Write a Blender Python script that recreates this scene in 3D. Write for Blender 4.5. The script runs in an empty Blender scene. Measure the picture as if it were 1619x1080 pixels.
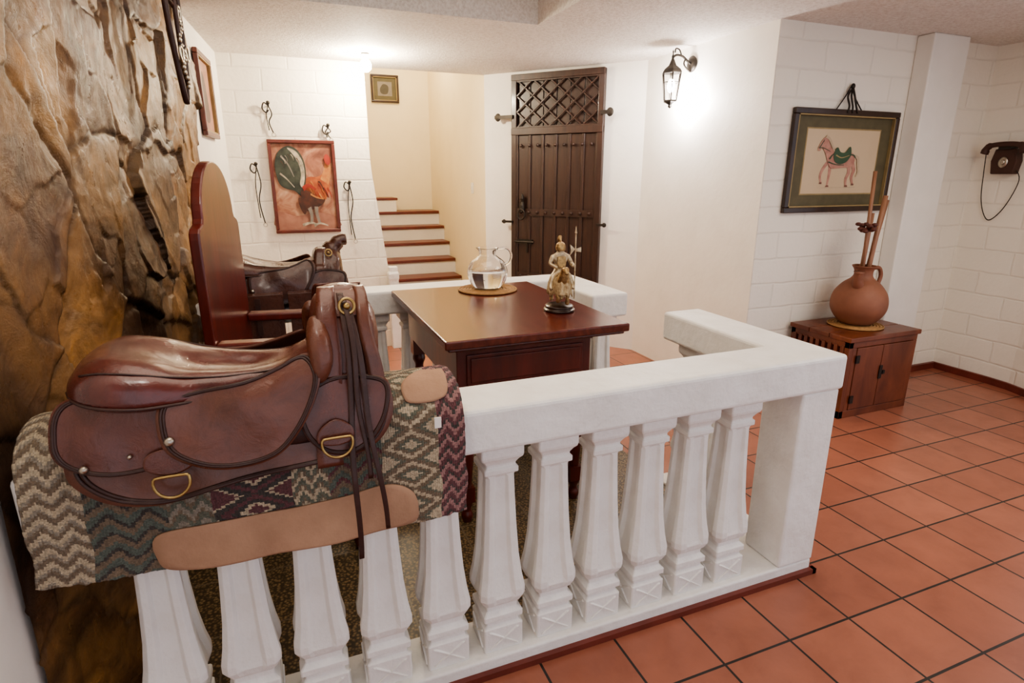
import bpy, math, random
from mathutils import Vector, Matrix, noise
random.seed(7)
COL = bpy.context.scene.collection

# ------------------------------------------------------------------ materials
def nt(name):
    m = bpy.data.materials.new(name); m.use_nodes = True
    t = m.node_tree; b = t.nodes["Principled BSDF"]
    return m, t, b
def ramp(t, stops, fac):
    r = t.nodes.new('ShaderNodeValToRGB'); e = r.color_ramp.elements
    while len(e) < len(stops): e.new(0.5)
    for i, (p, c) in enumerate(stops):
        e[i].position = p; e[i].color = (*c, 1)
    t.links.new(fac, r.inputs[0]); return r
def coords(t, scale=(1, 1, 1), kind='Object', loc=(0, 0, 0)):
    tc = t.nodes.new('ShaderNodeTexCoord'); mp = t.nodes.new('ShaderNodeMapping')
    mp.inputs['Scale'].default_value = scale; mp.inputs['Location'].default_value = loc
    t.links.new(tc.outputs[kind], mp.inputs[0]); return mp.outputs[0]
def ntex(t, vec, scale, detail=4, rough=.55, dist=0):
    n = t.nodes.new('ShaderNodeTexNoise'); n.inputs['Scale'].default_value = scale
    n.inputs['Detail'].default_value = detail; n.inputs['Roughness'].default_value = rough
    n.inputs['Distortion'].default_value = dist
    t.links.new(vec, n.inputs['Vector']); return n.outputs[0]
def bump(t, b, h, strength=.3, dist=.01, prev=None):
    n = t.nodes.new('ShaderNodeBump'); n.inputs['Strength'].default_value = strength
    n.inputs['Distance'].default_value = dist
    t.links.new(h, n.inputs['Height'])
    if prev: t.links.new(prev, n.inputs['Normal'])
    t.links.new(n.outputs[0], b.inputs['Normal']); return n.outputs[0]
def M(name, c1, c2=None, rough=.5, metal=0, scale=8, bs=.15, bd=.004, bscale=None, stretch=(1, 1, 1), coat=0):
    m, t, b = nt(name)
    if c2 is None: c2 = tuple(x * .8 for x in c1)
    v = coords(t, stretch)
    n = ntex(t, v, scale)
    r = ramp(t, [(.3, c1), (.7, c2)], n)
    t.links.new(r.outputs[0], b.inputs['Base Color'])
    b.inputs['Roughness'].default_value = rough; b.inputs['Metallic'].default_value = metal
    b.inputs['Coat Weight'].default_value = coat
    b.inputs['Coat Roughness'].default_value = .15
    if bs: bump(t, b, ntex(t, v, bscale or scale * 4), bs, bd)
    return m
def emis(name, c, s):
    m, t, b = nt(name)
    b.inputs['Base Color'].default_value = (*c, 1)
    b.inputs['Emission Color'].default_value = (*c, 1); b.inputs['Emission Strength'].default_value = s
    return m
def glass(name, c=(1, 1, 1), ior=1.45, rough=.02):
    m, t, b = nt(name)
    b.inputs['Base Color'].default_value = (*c, 1); b.inputs['Transmission Weight'].default_value = 1
    b.inputs['Roughness'].default_value = rough; b.inputs['IOR'].default_value = ior
    return m
def blockwall(name, c, depth=.006):
    m, t, b = nt(name)
    v = coords(t, kind='UV')
    w = t.nodes.new('ShaderNodeVectorMath'); w.operation = 'ADD'
    br = t.nodes.new('ShaderNodeTexBrick')
    nz = t.nodes.new('ShaderNodeTexNoise'); nz.inputs['Scale'].default_value = 5
    t.links.new(v, nz.inputs['Vector'])
    sc = t.nodes.new('ShaderNodeVectorMath'); sc.operation = 'SCALE'; sc.inputs['Scale'].default_value = .022
    t.links.new(nz.outputs['Color'], sc.inputs[0])
    t.links.new(v, w.inputs[0]); t.links.new(sc.outputs[0], w.inputs[1])
    t.links.new(w.outputs[0], br.inputs['Vector'])
    br.inputs['Scale'].default_value = 1; br.inputs['Brick Width'].default_value = .40
    br.inputs['Row Height'].default_value = .165; br.inputs['Mortar Size'].default_value = .010
    br.inputs['Mortar Smooth'].default_value = .8
    br.inputs['Color1'].default_value = (*c, 1); br.inputs['Color2'].default_value = (*[x * .98 for x in c], 1)
    br.inputs['Mortar'].default_value = (*[x * .92 for x in c], 1)
    t.links.new(br.outputs['Color'], b.inputs['Base Color'])
    inv = t.nodes.new('ShaderNodeMath'); inv.operation = 'SUBTRACT'; inv.inputs[0].default_value = 1
    t.links.new(br.outputs['Fac'], inv.inputs[1])
    p = bump(t, b, inv.outputs[0], .42, depth)
    bump(t, b, ntex(t, v, 26, 5), .4, .008, p)
    b.inputs['Roughness'].default_value = .5
    return m
def wood(name, c1, c2, rough=.3, stretch=(1, 12, 12), coat=.3, scale=3):
    m, t, b = nt(name)
    v = coords(t, stretch)
    n = ntex(t, v, scale, 6, .6, .6)
    r = ramp(t, [(.3, c1), (.5, tuple((a + d) / 2 for a, d in zip(c1, c2))), (.7, c2)], n)
    t.links.new(r.outputs[0], b.inputs['Base Color'])
    b.inputs['Roughness'].default_value = rough; b.inputs['Coat Weight'].default_value = coat
    b.inputs['Coat Roughness'].default_value = .12
    bump(t, b, n, .12, .003)
    return m
def leather(name, c1, c2, rough=.38, coat=.25):
    m, t, b = nt(name)
    v = coords(t)
    r = ramp(t, [(.3, c1), (.55, tuple((p + q) / 2 for p, q in zip(c1, c2))), (.75, c2)], ntex(t, v, 11, 8, .7, .5))
    t.links.new(r.outputs[0], b.inputs['Base Color'])
    rr_ = ramp(t, [(.3, (rough * .75,) * 3), (.7, (min(1, rough * 1.5),) * 3)], ntex(t, v, 18, 6, .7))
    t.links.new(rr_.outputs[0], b.inputs['Roughness']); b.inputs['Coat Weight'].default_value = coat
    b.inputs['Coat Roughness'].default_value = .18
    p = bump(t, b, ntex(t, v, 20, 6, .65, .9), .35, .009)
    bump(t, b, ntex(t, v, 170, 3), .15, .002, p)
    return m

WHITE = M('white_plaster', (.86, .82, .75), (.81, .77, .70), .55, scale=5, bs=.35, bd=.006, bscale=18)
WHITER = M('white_painted_concrete', (.88, .86, .82), (.80, .77, .72), .5, scale=9, bs=.6, bd=.008, bscale=26)
BLOCK = blockwall('painted_block_wall', (.88, .82, .71))
YELLOW = M('cream_plaster', (.88, .77, .55), (.84, .73, .51), .6, scale=4, bs=.2, bd=.005, bscale=20)
mc, t, b = nt('popcorn_ceiling')
v = coords(t)
nn = ntex(t, v, 60, 5, .7)
r = ramp(t, [(.36, (.74, .67, .60)), (.5, (.87, .81, .74)), (.62, (.94, .89, .83))], nn); t.links.new(r.outputs[0], b.inputs['Base Color'])
bump(t, b, nn, .8, .02); b.inputs['Roughness'].default_value = .8
CEIL = mc
m, t, b = nt('terracotta_tiles')
v = coords(t, loc=(-1.185 + .2735 * 20, -1.135 + .275 * 20, 0))
br = t.nodes.new('ShaderNodeTexBrick'); t.links.new(v, br.inputs['Vector'])
br.offset = 0; br.squash = 1
for k, x in (('Scale', 1), ('Brick Width', .2735), ('Row Height', .275), ('Mortar Size', .0045), ('Mortar Smooth', .1), ('Bias', 0)):
    br.inputs[k].default_value = x
br.inputs['Color1'].default_value = (.31, .115, .072, 1); br.inputs['Color2'].default_value = (.38, .145, .09, 1)
br.inputs['Mortar'].default_value = (.03, .024, .02, 1)
n = ntex(t, coords(t), 5, 8, .65, .3)
rr = ramp(t, [(.25, (.78, .76, .76)), (.5, (.97, .97, .97)), (.75, (1.12, 1.12, 1.12))], n)
mx = t.nodes.new('ShaderNodeMix'); mx.data_type = 'RGBA'; mx.blend_type = 'MULTIPLY'; mx.inputs[0].default_value = 1
t.links.new(br.outputs['Color'], mx.inputs[6]); t.links.new(rr.outputs[0], mx.inputs[7])
t.links.new(mx.outputs[2], b.inputs['Base Color'])
inv = t.nodes.new('ShaderNodeMath'); inv.operation = 'SUBTRACT'; inv.inputs[0].default_value = 1
t.links.new(br.outputs['Fac'], inv.inputs[1]); p = bump(t, b, inv.outputs[0], .5, .004)
bump(t, b, n, .18, .006, p)
b.inputs['Roughness'].default_value = .32
TILE = m
REDTRIM = M('red_clay_trim', (.20, .045, .03), (.13, .03, .02), .4)
TREAD = M('brown_stair_tread', (.17, .042, .028), (.11, .028, .02), .35)
m, t, b = nt('pebble_floor')
v = coords(t)
vo = t.nodes.new('ShaderNodeTexVoronoi'); vo.inputs['Scale'].default_value = 90; t.links.new(v, vo.inputs['Vector'])
r = ramp(t, [(0, (.36, .25, .12)), (.35, (.19, .125, .06)), (.6, (.05, .035, .018))], vo.outputs['Distance'])
br = t.nodes.new('ShaderNodeTexBrick'); t.links.new(v, br.inputs['Vector']); br.offset = 0
for k, x in (('Scale', 1), ('Brick Width', .3), ('Row Height', .3), ('Mortar Size', .003)): br.inputs[k].default_value = x
mx = t.nodes.new('ShaderNodeMix'); mx.data_type = 'RGBA'
t.links.new(br.outputs['Fac'], mx.inputs[0]); t.links.new(r.outputs[0], mx.inputs[6]); mx.inputs[7].default_value = (.16, .12, .08, 1)
t.links.new(mx.outputs[2], b.inputs['Base Color']); b.inputs['Roughness'].default_value = .45
PEBBLE = m
m, t, b = nt('slab_stone')
at = t.nodes.new('ShaderNodeVertexColor'); at.layer_name = 'Col'
v = coords(t, (1, .7, .8))
n = ntex(t, v, 7, 10, .68, 1.0)
rr = ramp(t, [(.30, (.36, .30, .26)), (.42, (.70, .64, .58)), (.55, (1.0, .93, .84)), (.72, (1.55, 1.42, 1.2))], n)
mx = t.nodes.new('ShaderNodeMix'); mx.data_type = 'RGBA'; mx.blend_type = 'MULTIPLY'; mx.inputs[0].default_value = 1
t.links.new(at.outputs[0], mx.inputs[6]); t.links.new(rr.outputs[0], mx.inputs[7])
t.links.new(mx.outputs[2], b.inputs['Base Color'])
p = bump(t, b, n, .4, .025); p = bump(t, b, ntex(t, v, 42, 8, .75, .4), .4, .010, p)
rr2 = ramp(t, [(.35, (.26,) * 3), (.65, (.5,) * 3)], ntex(t, v, 12, 5, .7))
t.links.new(rr2.outputs[0], b.inputs['Roughness'])
b.inputs['Specular IOR Level'].default_value = .4
STONE = m
m, t, b = nt('woven_wool')
at = t.nodes.new('ShaderNodeVertexColor'); at.layer_name = 'Col'
rr = ramp(t, [(.3, (.7, .7, .7)), (.7, (1.2, 1.17, 1.12))], ntex(t, coords(t), 70, 7, .85))
mx = t.nodes.new('ShaderNodeMix'); mx.data_type = 'RGBA'; mx.blend_type = 'MULTIPLY'; mx.inputs[0].default_value = 1
t.links.new(at.outputs[0], mx.inputs[6]); t.links.new(rr.outputs[0], mx.inputs[7])
t.links.new(mx.outputs[2], b.inputs['Base Color'])
wv = t.nodes.new('ShaderNodeTexWave'); wv.inputs['Scale'].default_value = 55; wv.bands_direction = 'X'; wv.inputs['Distortion'].default_value = 2
t.links.new(coords(t), wv.inputs['Vector'])
p = bump(t, b, wv.outputs[0], .5, .005); bump(t, b, ntex(t, coords(t), 130, 5, .8), .7, .007, p)
b.inputs['Roughness'].default_value = 1; b.inputs['Specular IOR Level'].default_value = .05; b.inputs['Sheen Weight'].default_value = .15
WOOL = m
SUEDE = M('tan_suede', (.46, .28, .18), (.34, .20, .125), .9, scale=9, bs=.4, bd=.003, bscale=120)
L1 = leather('brown_saddle_leather', (.145, .040, .023), (.062, .017, .011), .29, .35)
L1S = leather('seat_leather', (.125, .022, .015), (.05, .010, .008), .2, .6)
L2 = leather('worn_saddle_leather', (.165, .054, .029), (.075, .024, .014), .33, .28)
L3 = leather('dark_strap_leather', (.055, .02, .013), (.028, .010, .008), .42, .1)
L4 = leather('dark_brown_leather', (.105, .036, .021), (.045, .015, .010), .28, .4)
BRASS = M('old_brass', (.5, .36, .15), (.35, .24, .1), .35, 1, scale=20, bs=.1)
NICKEL = M('dull_nickel', (.55, .5, .42), (.4, .36, .3), .35, 1, scale=20, bs=.1)
IRON = M('black_iron', (.03, .025, .022), (.05, .04, .03), .5, .6, scale=20)
MAHOG = wood('mahogany_tabletop', (.14, .028, .017), (.07, .013, .009), .24, (10, 1, 10), .1)
MAHOG2 = wood('red_mahogany', (.15, .020, .013), (.07, .010, .007), .28, (6, 6, 1), .35)
DOORW = wood('dark_door_wood', (.052, .023, .014), (.024, .011, .008), .42, (14, 14, 1), .1)
CRATEW = wood('crate_wood', (.20, .058, .024), (.10, .026, .012), .4, (3, 3, 1), .15)
FRAMER = wood('red_frame_wood', (.14, .030, .017), (.07, .016, .01), .35, (4, 4, 4), .2)
FRAMED = wood('dark_frame_wood', (.05, .025, .015), (.025, .012, .008), .3, (4, 4, 4), .2)
CLAY = M('clay', (.29, .12, .066), (.21, .083, .047), .6, scale=6, bs=.2, bd=.003, bscale=50)
STRAW = M('straw', (.48, .27, .11), (.30, .16, .06), .8, scale=40, bs=.6, bd=.004, bscale=80)
GOLD = M('gold_bronze', (.60, .42, .19), (.22, .14, .07), .38, .8, scale=60, bs=.7, bd=.004, bscale=130)
STEEL = M('ivory_armor', (.66, .56, .38), (.30, .21, .12), .38, .6, scale=70, bs=.5, bd=.003, bscale=140)
CREAMP = M('ivory_gold_caparison', (.62, .50, .30), (.28, .18, .09), .45, .4, scale=90, bs=.9, bd=.005, bscale=120)
GLASS = glass('clear_glass'); WATER = glass('water', (.95, .98, 1), 1.33, 0)
BAMBOO = wood('bamboo', (.36, .18, .10), (.22, .10, .055), .5, (20, 20, 2), .1)
PLAIN = lambda n, c: M(n, c, tuple(x * .75 for x in c), .6, scale=14, bs=.1)

# ------------------------------------------------------------------ mesh builder
def catmull(pts, n=8, closed=False):
    out = []; N = len(pts)
    rng = range(N) if closed else range(N - 1)
    for i in rng:
        if closed: p = [pts[(i + k - 1) % N] for k in range(4)]
        else: p = [pts[max(0, min(N - 1, i + k - 1))] for k in range(4)]
        for j in range(n):
            u = j / n
            out.append(tuple(.5 * ((2 * p[1][d]) + (-p[0][d] + p[2][d]) * u + (2 * p[0][d] - 5 * p[1][d] + 4 * p[2][d] - p[3][d]) * u * u + (-p[0][d] + 3 * p[1][d] - 3 * p[2][d] + p[3][d]) * u ** 3) for d in range(len(pts[0]))))
    if not closed: out.append(tuple(pts[-1]))
    return out

class MB:
    def __init__(s): s.v = []; s.f = []; s.m = []; s.T = Matrix()
    def add(s, vs, fs, mi=0):
        o = len(s.v); s.v += [tuple(s.T @ Vector(p)) for p in vs]
        s.f += [tuple(o + i for i in f) for f in fs]; s.m += [mi] * len(fs); return s
    def box(s, x0, x1, y0, y1, z0, z1, mi=0):
        return s.add([(x0, y0, z0), (x1, y0, z0), (x1, y1, z0), (x0, y1, z0), (x0, y0, z1), (x1, y0, z1), (x1, y1, z1), (x0, y1, z1)],
                     [(0, 3, 2, 1), (4, 5, 6, 7), (0, 1, 5, 4), (1, 2, 6, 5), (2, 3, 7, 6), (3, 0, 4, 7)], mi)
    def prism(s, poly, a0, a1, axis='y', mi=0):
        def P(p, a):
            if axis == 'y': return (p[0], a, p[1])
            if axis == 'x': return (a, p[0], p[1])
            return (p[0], p[1], a)
        n = len(poly)
        vs = [P(p, a0) for p in poly] + [P(p, a1) for p in poly]
        fs = [tuple(range(n)), tuple(range(2 * n - 1, n - 1, -1))] + [(i, i + n, (i + 1) % n + n, (i + 1) % n) for i in range(n)]
        return s.add(vs, fs, mi)
    def lathe(s, prof, segs=32, c=(0, 0, 0), mi=0, sx=1, sy=1):
        vs = []; fs = []
        for r, z in prof:
            for k in range(segs):
                a = 2 * math.pi * k / segs
                vs.append((c[0] + sx * r * math.cos(a), c[1] + sy * r * math.sin(a), c[2] + z))
        for i in range(len(prof) - 1):
            for k in range(segs):
                k2 = (k + 1) % segs
                fs.append((i * segs + k, i * segs + k2, (i + 1) * segs + k2, (i + 1) * segs + k))
        if prof[0][0] > 1e-4: fs.append(tuple(range(segs - 1, -1, -1)))
        if prof[-1][0] > 1e-4: fs.append(tuple((len(prof) - 1) * segs + k for k in range(segs)))
        return s.add(vs, fs, mi)
    def tube(s, pts, r, segs=8, mi=0, closed=False, flat=1):
        pts = [Vector(p) for p in pts]; n = len(pts)
        rs = r if isinstance(r, (list, tuple)) else [r] * n
        vs = []; fs = []; up = None
        for i, p in enumerate(pts):
            if closed: d = pts[(i + 1) % n] - pts[i - 1]
            else: d = pts[min(n - 1, i + 1)] - pts[max(0, i - 1)]
            d.normalize()
            if up is None:
                up = Vector((0, 0, 1)) if abs(d.z) < .9 else Vector((1, 0, 0))
            up = (up - d * up.dot(d)).normalized(); sd = d.cross(up)
            for k in range(segs):
                a = 2 * math.pi * k / segs
                vs.append(tuple(p + (up * math.cos(a) * flat + sd * math.sin(a)) * rs[i]))
        for i in range(n if closed else n - 1):
            j = (i + 1) % n
            for k in range(segs):
                k2 = (k + 1) % segs
                fs.append((i * segs + k, i * segs + k2, j * segs + k2, j * segs + k))
        if not closed:
            fs.append(tuple(range(segs - 1, -1, -1))); fs.append(tuple((n - 1) * segs + k for k in range(segs)))
        return s.add(vs, fs, mi)
    def ell(s, c, r, mi=0, seg=16, ring=10):
        prof = [(max(1e-5, math.sin(math.pi * i / ring)), -math.cos(math.pi * i / ring)) for i in range(ring + 1)]
        vs = []; fs = []
        for q, z in prof:
            for k in range(seg):
                a = 2 * math.pi * k / seg
                vs.append((c[0] + r[0] * q * math.cos(a), c[1] + r[1] * q * math.sin(a), c[2] + r[2] * z))
        for i in range(ring):
            for k in range(seg):
                k2 = (k + 1) % seg
                fs.append((i * seg + k, i * seg + k2, (i + 1) * seg + k2, (i + 1) * seg + k))
        return s.add(vs, fs, mi)
    def loft(s, secs, mi=0, cap=True):
        n = len(secs[0]); vs = [p for q in secs for p in q]; fs = []
        for i in range(len(secs) - 1):
            for k in range(n):
                k2 = (k + 1) % n
                fs.append((i * n + k, i * n + k2, (i + 1) * n + k2, (i + 1) * n + k))
        if cap: fs.append(tuple(range(n - 1, -1, -1))); fs.append(tuple((len(secs) - 1) * n + k for k in range(n)))
        return s.add(vs, fs, mi)
    def grid(s, fn, nu, nv, mi=0):
        vs = [fn(i / nu, j / nv) for i in range(nu + 1) for j in range(nv + 1)]
        fs = [(i * (nv + 1) + j, (i + 1) * (nv + 1) + j, (i + 1) * (nv + 1) + j + 1, i * (nv + 1) + j + 1) for i in range(nu) for j in range(nv)]
        return s.add(vs, fs, mi)
    def obj(s, name, mats, parent=None, smooth=False, bevel=0, solid=0, sub=0, label=None, loc=(0, 0, 0), rot=0, fix=True):
        me = bpy.data.meshes.new(name); me.from_pydata(s.v, [], s.f)
        if not isinstance(mats, (list, tuple)): mats = [mats]
        for m in mats: me.materials.append(m)
        for p, mi in zip(me.polygons, s.m): p.material_index = mi; p.use_smooth = smooth
        me.update()
        if fix:
            import bmesh
            bm = bmesh.new(); bm.from_mesh(me)
            bmesh.ops.recalc_face_normals(bm, faces=bm.faces[:]); bm.to_mesh(me); bm.free()
        o = bpy.data.objects.new(name, me); COL.objects.link(o)
        o.location = loc; o.rotation_euler = (0, 0, rot)
        if parent: o.parent = parent
        if solid:
            md = o.modifiers.new('s', 'SOLIDIFY'); md.thickness = solid; md.offset = 0
        if bevel:
            md = o.modifiers.new('b', 'BEVEL'); md.width = bevel; md.segments = 3; md.limit_method = 'ANGLE'; md.angle_limit = math.radians(40)
        if sub:
            md = o.modifiers.new('ss', 'SUBSURF'); md.levels = sub; md.render_levels = sub
        if label: o['label'] = label
        return o

def thing(name, label, cat, loc=(0, 0, 0), rot=0, group=None):
    o = bpy.data.objects.new(name, None); COL.objects.link(o); o.empty_display_size = .05
    o.location = loc; o.rotation_euler = (0, 0, rot)
    o['label'] = label; o['category'] = cat
    if group: o['group'] = group
    return o
def top(o, label, cat, group=None):
    o['label'] = label; o['category'] = cat
    if group: o['group'] = group
    return o
def struct(o): o['kind'] = 'structure'; return o

# ------------------------------------------------------------------ shell
CZ = 2.39
def lwx(y): return -.711 + .0776 * y
def wall(name, p0, p1, z0, z1, th, mat, u0=0):
    p0 = Vector(p0); p1 = Vector(p1); d = (p1 - p0); L = d.length; d.normalize(); n = Vector((d.y, -d.x)) * th
    me = bpy.data.meshes.new(name)
    q = [p0, p1, p1 + n, p0 + n]
    vs = [(a.x, a.y, z0) for a in q] + [(a.x, a.y, z1) for a in q]
    fs = [(0, 3, 2, 1), (4, 5, 6, 7), (0, 1, 5, 4), (1, 2, 6, 5), (2, 3, 7, 6), (3, 0, 4, 7)]
    me.from_pydata(vs, [], fs); uv = me.uv_layers.new()
    us = [u0, u0 + L, u0 + L, u0]
    for p in me.polygons:
        for li in p.loop_indices:
            vi = me.loops[li].vertex_index; co = me.vertices[vi].co
            uv.data[li].uv = (us[vi % 4], co.z)
    for pi in (3, 5):
        for li in me.polygons[pi].loop_indices:
            vi = me.loops[li].vertex_index
            uv.data[li].uv = (.2 + (abs(th) if vi % 4 >= 2 else 0), me.vertices[vi].co.z)
    me.materials.append(mat)
    o = bpy.data.objects.new(name, me); COL.objects.link(o); return struct(o)

flr = struct(MB().box(-1.2, 5.4, -1.5, 8.2, -.1, 0).obj('floor', TILE))
wall('wall_left', (lwx(-1.5), -1.5), (lwx(5.17), 5.17), 0, 2.8, -.15, WHITE)
poly = [(-.31, 0), (.93, 0)] + catmull([(.90, .55), (.866, .77), (.83, 1.1), (.795, 1.4), (.775, 1.6), (.772, 1.8)], 4) + [(.77, CZ), (-.31, CZ)]
o = MB().prism(poly, 5.17, 5.30, 'y').obj('wall_back', BLOCK); struct(o)
uv = o.data.uv_layers.new()
for lp in o.data.loops:
    c = o.data.vertices[lp.vertex_index].co; uv.data[lp.index].uv = (c.x + c.y - 5.17, c.z)
wall('wall_stair_left', (.70, 5.30), (.70, 8.0), 0, 4.2, .08, YELLOW)
wall('wall_stair_back', (.70, 8.0), (2.15, 8.0), 0, 4.2, -.12, YELLOW)
wall('wall_stair_right', (1.89, 5.40), (2.0, 8.0), 0, 4.2, .14, YELLOW)
wall('wall_door', (1.87, 5.385), (2.85, 4.245), 0, CZ, -.16, WHITE)
wall('wall_lamp', (2.85, 4.245), (2.85, 2.913), 0, CZ, -.16, WHITE)
wall('wall_right', (2.853, 2.91), (4.90, 2.91), 0, CZ, -.15, BLOCK)
struct(MB().box(4.02, 4.37, 2.79, 2.91, 0, CZ).obj('trim_1', WHITE, bevel=.01))
# right wall, gently curving towards the room
curve = [(4.87, 2.91), (4.87, 2.50), (4.855, 2.36), (4.81, 2.22), (4.74, 2.08), (4.64, 1.93), (4.50, 1.78)]
u_ = 0; bb_ = MB()
for i_ in range(len(curve) - 1):
    p0, p1 = curve[i_], curve[i_ + 1]
    wall('wall_far_right', p0, p1, 0, CZ, -.15, BLOCK, u_)
    u_ += math.hypot(p1[0] - p0[0], p1[1] - p0[1])
secs = []
for p_ in curve[:]:
    secs.append([(p_[0] - .022, p_[1], 0), (p_[0] - .001, p_[1] + .001, 0), (p_[0] - .001, p_[1] + .001, .05), (p_[0] - .022, p_[1], .05)])
struct(bb_.loft(secs).obj('baseboard_right', REDTRIM))
struct(MB().box(4.37, 4.85, 2.885, 2.909, 0, .05).obj('baseboard_back', REDTRIM))
c = MB()
c.box(-1, 5.4, 3.57, 5.40, CZ, 2.8); c.box(1.59, 5.4, -1.5, 3.57, CZ, 2.8); c.box(-1, 1.59, -1.5, 3.57, 2.72, 2.8)
struct(c.obj('ceiling', CEIL))
struct(MB().box(.6, 2.3, 5.4, 8.2, 4.2, 4.3).obj('ceiling', YELLOW))

# stone cladding
NY, NZ = 360, 360
y0s, y1s, z0s, z1s = 1.36, 3.93, 0, 2.74
vs = []; cols = []
pal = [(.17, .085, .033), (.28, .155, .056), (.12, .06, .03), (.23, .12, .044), (.16, .09, .048), (.32, .185, .07), (.085, .045, .027), (.21, .13, .065)]
def h1(p, k): return (math.sin(p.x * 12.9898 + p.y * 78.233 + p.z * 37.7 + k * 17.13) * 43758.5453) % 1
def cells(a, bb, f, seed, amp, tilt):
    q = Vector(((a * 2.3 + bb * .8) * f, (bb * 1.9 - a * .9) * f, seed))
    d, pts = noise.voronoi(q); p0 = pts[0]; e = d[1] - d[0]
    return amp * h1(p0, 1) + ((q.x - p0.x) * (h1(p0, 2) - .4) + (q.y - p0.y) * (h1(p0, 3) - .62)) * tilt, e, p0
for i in range(NY + 1):
    for j in range(NZ + 1):
        yy = y0s + (y1s - y0s) * i / NY; zz = z0s + (z1s - z0s) * j / NZ
        wx = noise.fractal(Vector((yy * 3, zz * 3, 4)), .85, 2.1, 4) * .07; wz = noise.fractal(Vector((yy * 3, zz * 3, 9)), .85, 2.1, 4) * .07
        a = yy + wx; bb = zz + wz
        o1, e1, p1 = cells(a, bb, 1.05, .37, .026, .085)
        o2, e2, p2 = cells(a, bb, 2.3, 3.7, .007, .030)
        off = .03 + o1 + o2
        off -= .007 * max(0, 1 - e1 * 13) ** 2
        rg = noise.fractal(Vector((yy * 4.5, zz * 4, 1)), .85, 2.1, 6)
        off += .008 * rg
        ef = min(1, max(0, (y1s - yy - .05 * (1 + noise.noise(Vector((zz * 3, 0, 2))))) / .03))
        nf = .35 + .65 * min(1, max(0, (yy - 1.65) / .3))
        off = max(.004, off) * nf * ef + (-.02 if ef < .05 else 0)
        vs.append((lwx(yy) + off, yy, zz))
        cc = Vector(pal[int(h1(p1, 5) * 7.99)]).lerp(Vector(pal[int(h1(p2, 6) * 7.99)]), .4)
        sh = (.5 + .5 * min(1, e1 * 12)) * (.85 + .15 * min(1, e2 * 9))
        mixc = noise.fractal(Vector((yy * 1.6, zz * 1.5, 7)), .85, 2, 5)
        cc = cc.lerp(Vector((.39, .22, .07)), max(0, min(1, mixc * 1.4 + .15)) * .6)
        cc = cc.lerp(Vector((.065, .036, .024)), max(0, min(1, -mixc * 1.8 + .05)) * .7) * sh
        cols.append((*cc, 1))
fs = [(i * (NZ + 1) + j, (i + 1) * (NZ + 1) + j, (i + 1) * (NZ + 1) + j + 1, i * (NZ + 1) + j + 1) for i in range(NY) for j in range(NZ)]
me = bpy.data.meshes.new('wall_stone'); me.from_pydata(vs, [], fs)
ca = me.color_attributes.new(name='Col', type='FLOAT_COLOR', domain='POINT')
for i, cc in enumerate(cols): ca.data[i].color = cc
me.materials.append(STONE)
for p in me.polygons: p.use_smooth = True
o = bpy.data.objects.new('wall_stone', me); COL.objects.link(o); struct(o)

struct(MB().box(-.50, 1.64, 1.53, 3.16, .0, .05).obj('floor', PEBBLE))

# ------------------------------------------------------------------ staircase
st = thing('staircase', 'white plastered staircase with dark red clay treads', 'stairs', (0, 0, 0))
ys = [6.17, 6.45, 6.73, 7.01, 7.29, 7.57]; zs = [.225, .395, .565, .735, .905, 1.075]
for k, (a, z) in enumerate(zip(ys, zs)):
    e = 7.96 if k == 5 else ys[k + 1]
    xr = 1.89 + .11 * (a - 5.4) / 2.6
    MB().box(.80, xr, a + .012, e + .012 if k < 5 else e, .0 if k == 0 else zs[k - 1] - .1, z - .025).obj('step', WHITE, st)
    MB().box(.80, xr - .005, a - .012, e + .01, z - .034, z).obj('tread', TREAD, st, bevel=.006)
MB().box(.80, 1.43, 7.60, 7.98, 1.075, 1.22).obj('step', WHITE, st)
MB().box(.80, 1.45, 7.59, 7.98, 1.215, 1.245).obj('tread', TREAD, st, bevel=.006)

# ------------------------------------------------------------------ balustrades
def baluster_mesh():
    prof = [(.064, 0, 0), (.064, 0, .085), (.054, 0, .092), (.054, 0, .106), (.064, 0, .112), (.064, 0, .130), (.050, 0, .142),
            (.051, 0, .158), (.064, .002, .172), (.073, .006, .192), (.073, .012, .215), (.065, .013, .26), (.057, .013, .33), (.051, .012, .43), (.047, .011, .53), (.045, .008, .595),
            (.044, 0, .605), (.053, 0, .611), (.053, 0, .626), (.046, 0, .632), (.047, 0, .640), (.056, 0, .655), (.064, 0, .664), (.066, 0, .672), (.066, 0, .71)]
    secs = []
    for w, g, z in prof:
        c = .78 if g else .94
        side = [(-c, 0), (-.50, 0), (-.34, g), (.34, g), (.50, 0), (c, 0)]
        ring = []
        for k in range(4):
            a = k * math.pi / 2
            for t_, gg in side:
                x = t_ * w; y = -(w - gg)
                ring.append((x * math.cos(a) - y * math.sin(a), x * math.sin(a) + y * math.cos(a), z))
        secs.append(ring)
    m = MB().loft(secs)
    for k in range(4):
        m.T = Matrix.Rotation(k * math.pi / 2, 4, 'Z')
        for sgn in (-1, 1):
            e = .006
            m.loft([[(sgn * -.045 - e, -.063, .012), (sgn * -.045 + e, -.063, .012), (sgn * .045 + e, -.063, .076), (sgn * .045 - e, -.063, .076)],
                    [(sgn * -.045 - e * .5, -.069, .014), (sgn * -.045 + e * .5, -.069, .014), (sgn * .045 + e * .5, -.069, .074), (sgn * .045 - e * .5, -.069, .074)]])
    return m
bal_src = None
def balusters(parent, pts, z, zscale=1):
    global bal_src
    for (x, y) in pts:
        if bal_src is None:
            o = baluster_mesh().obj('baluster', WHITER, parent, bevel=.0025); bal_src = o
        else:
            o = bal_src.copy(); COL.objects.link(o); o.parent = parent
        o.location = (x, y, z); o.scale = (1, 1, zscale)
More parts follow.
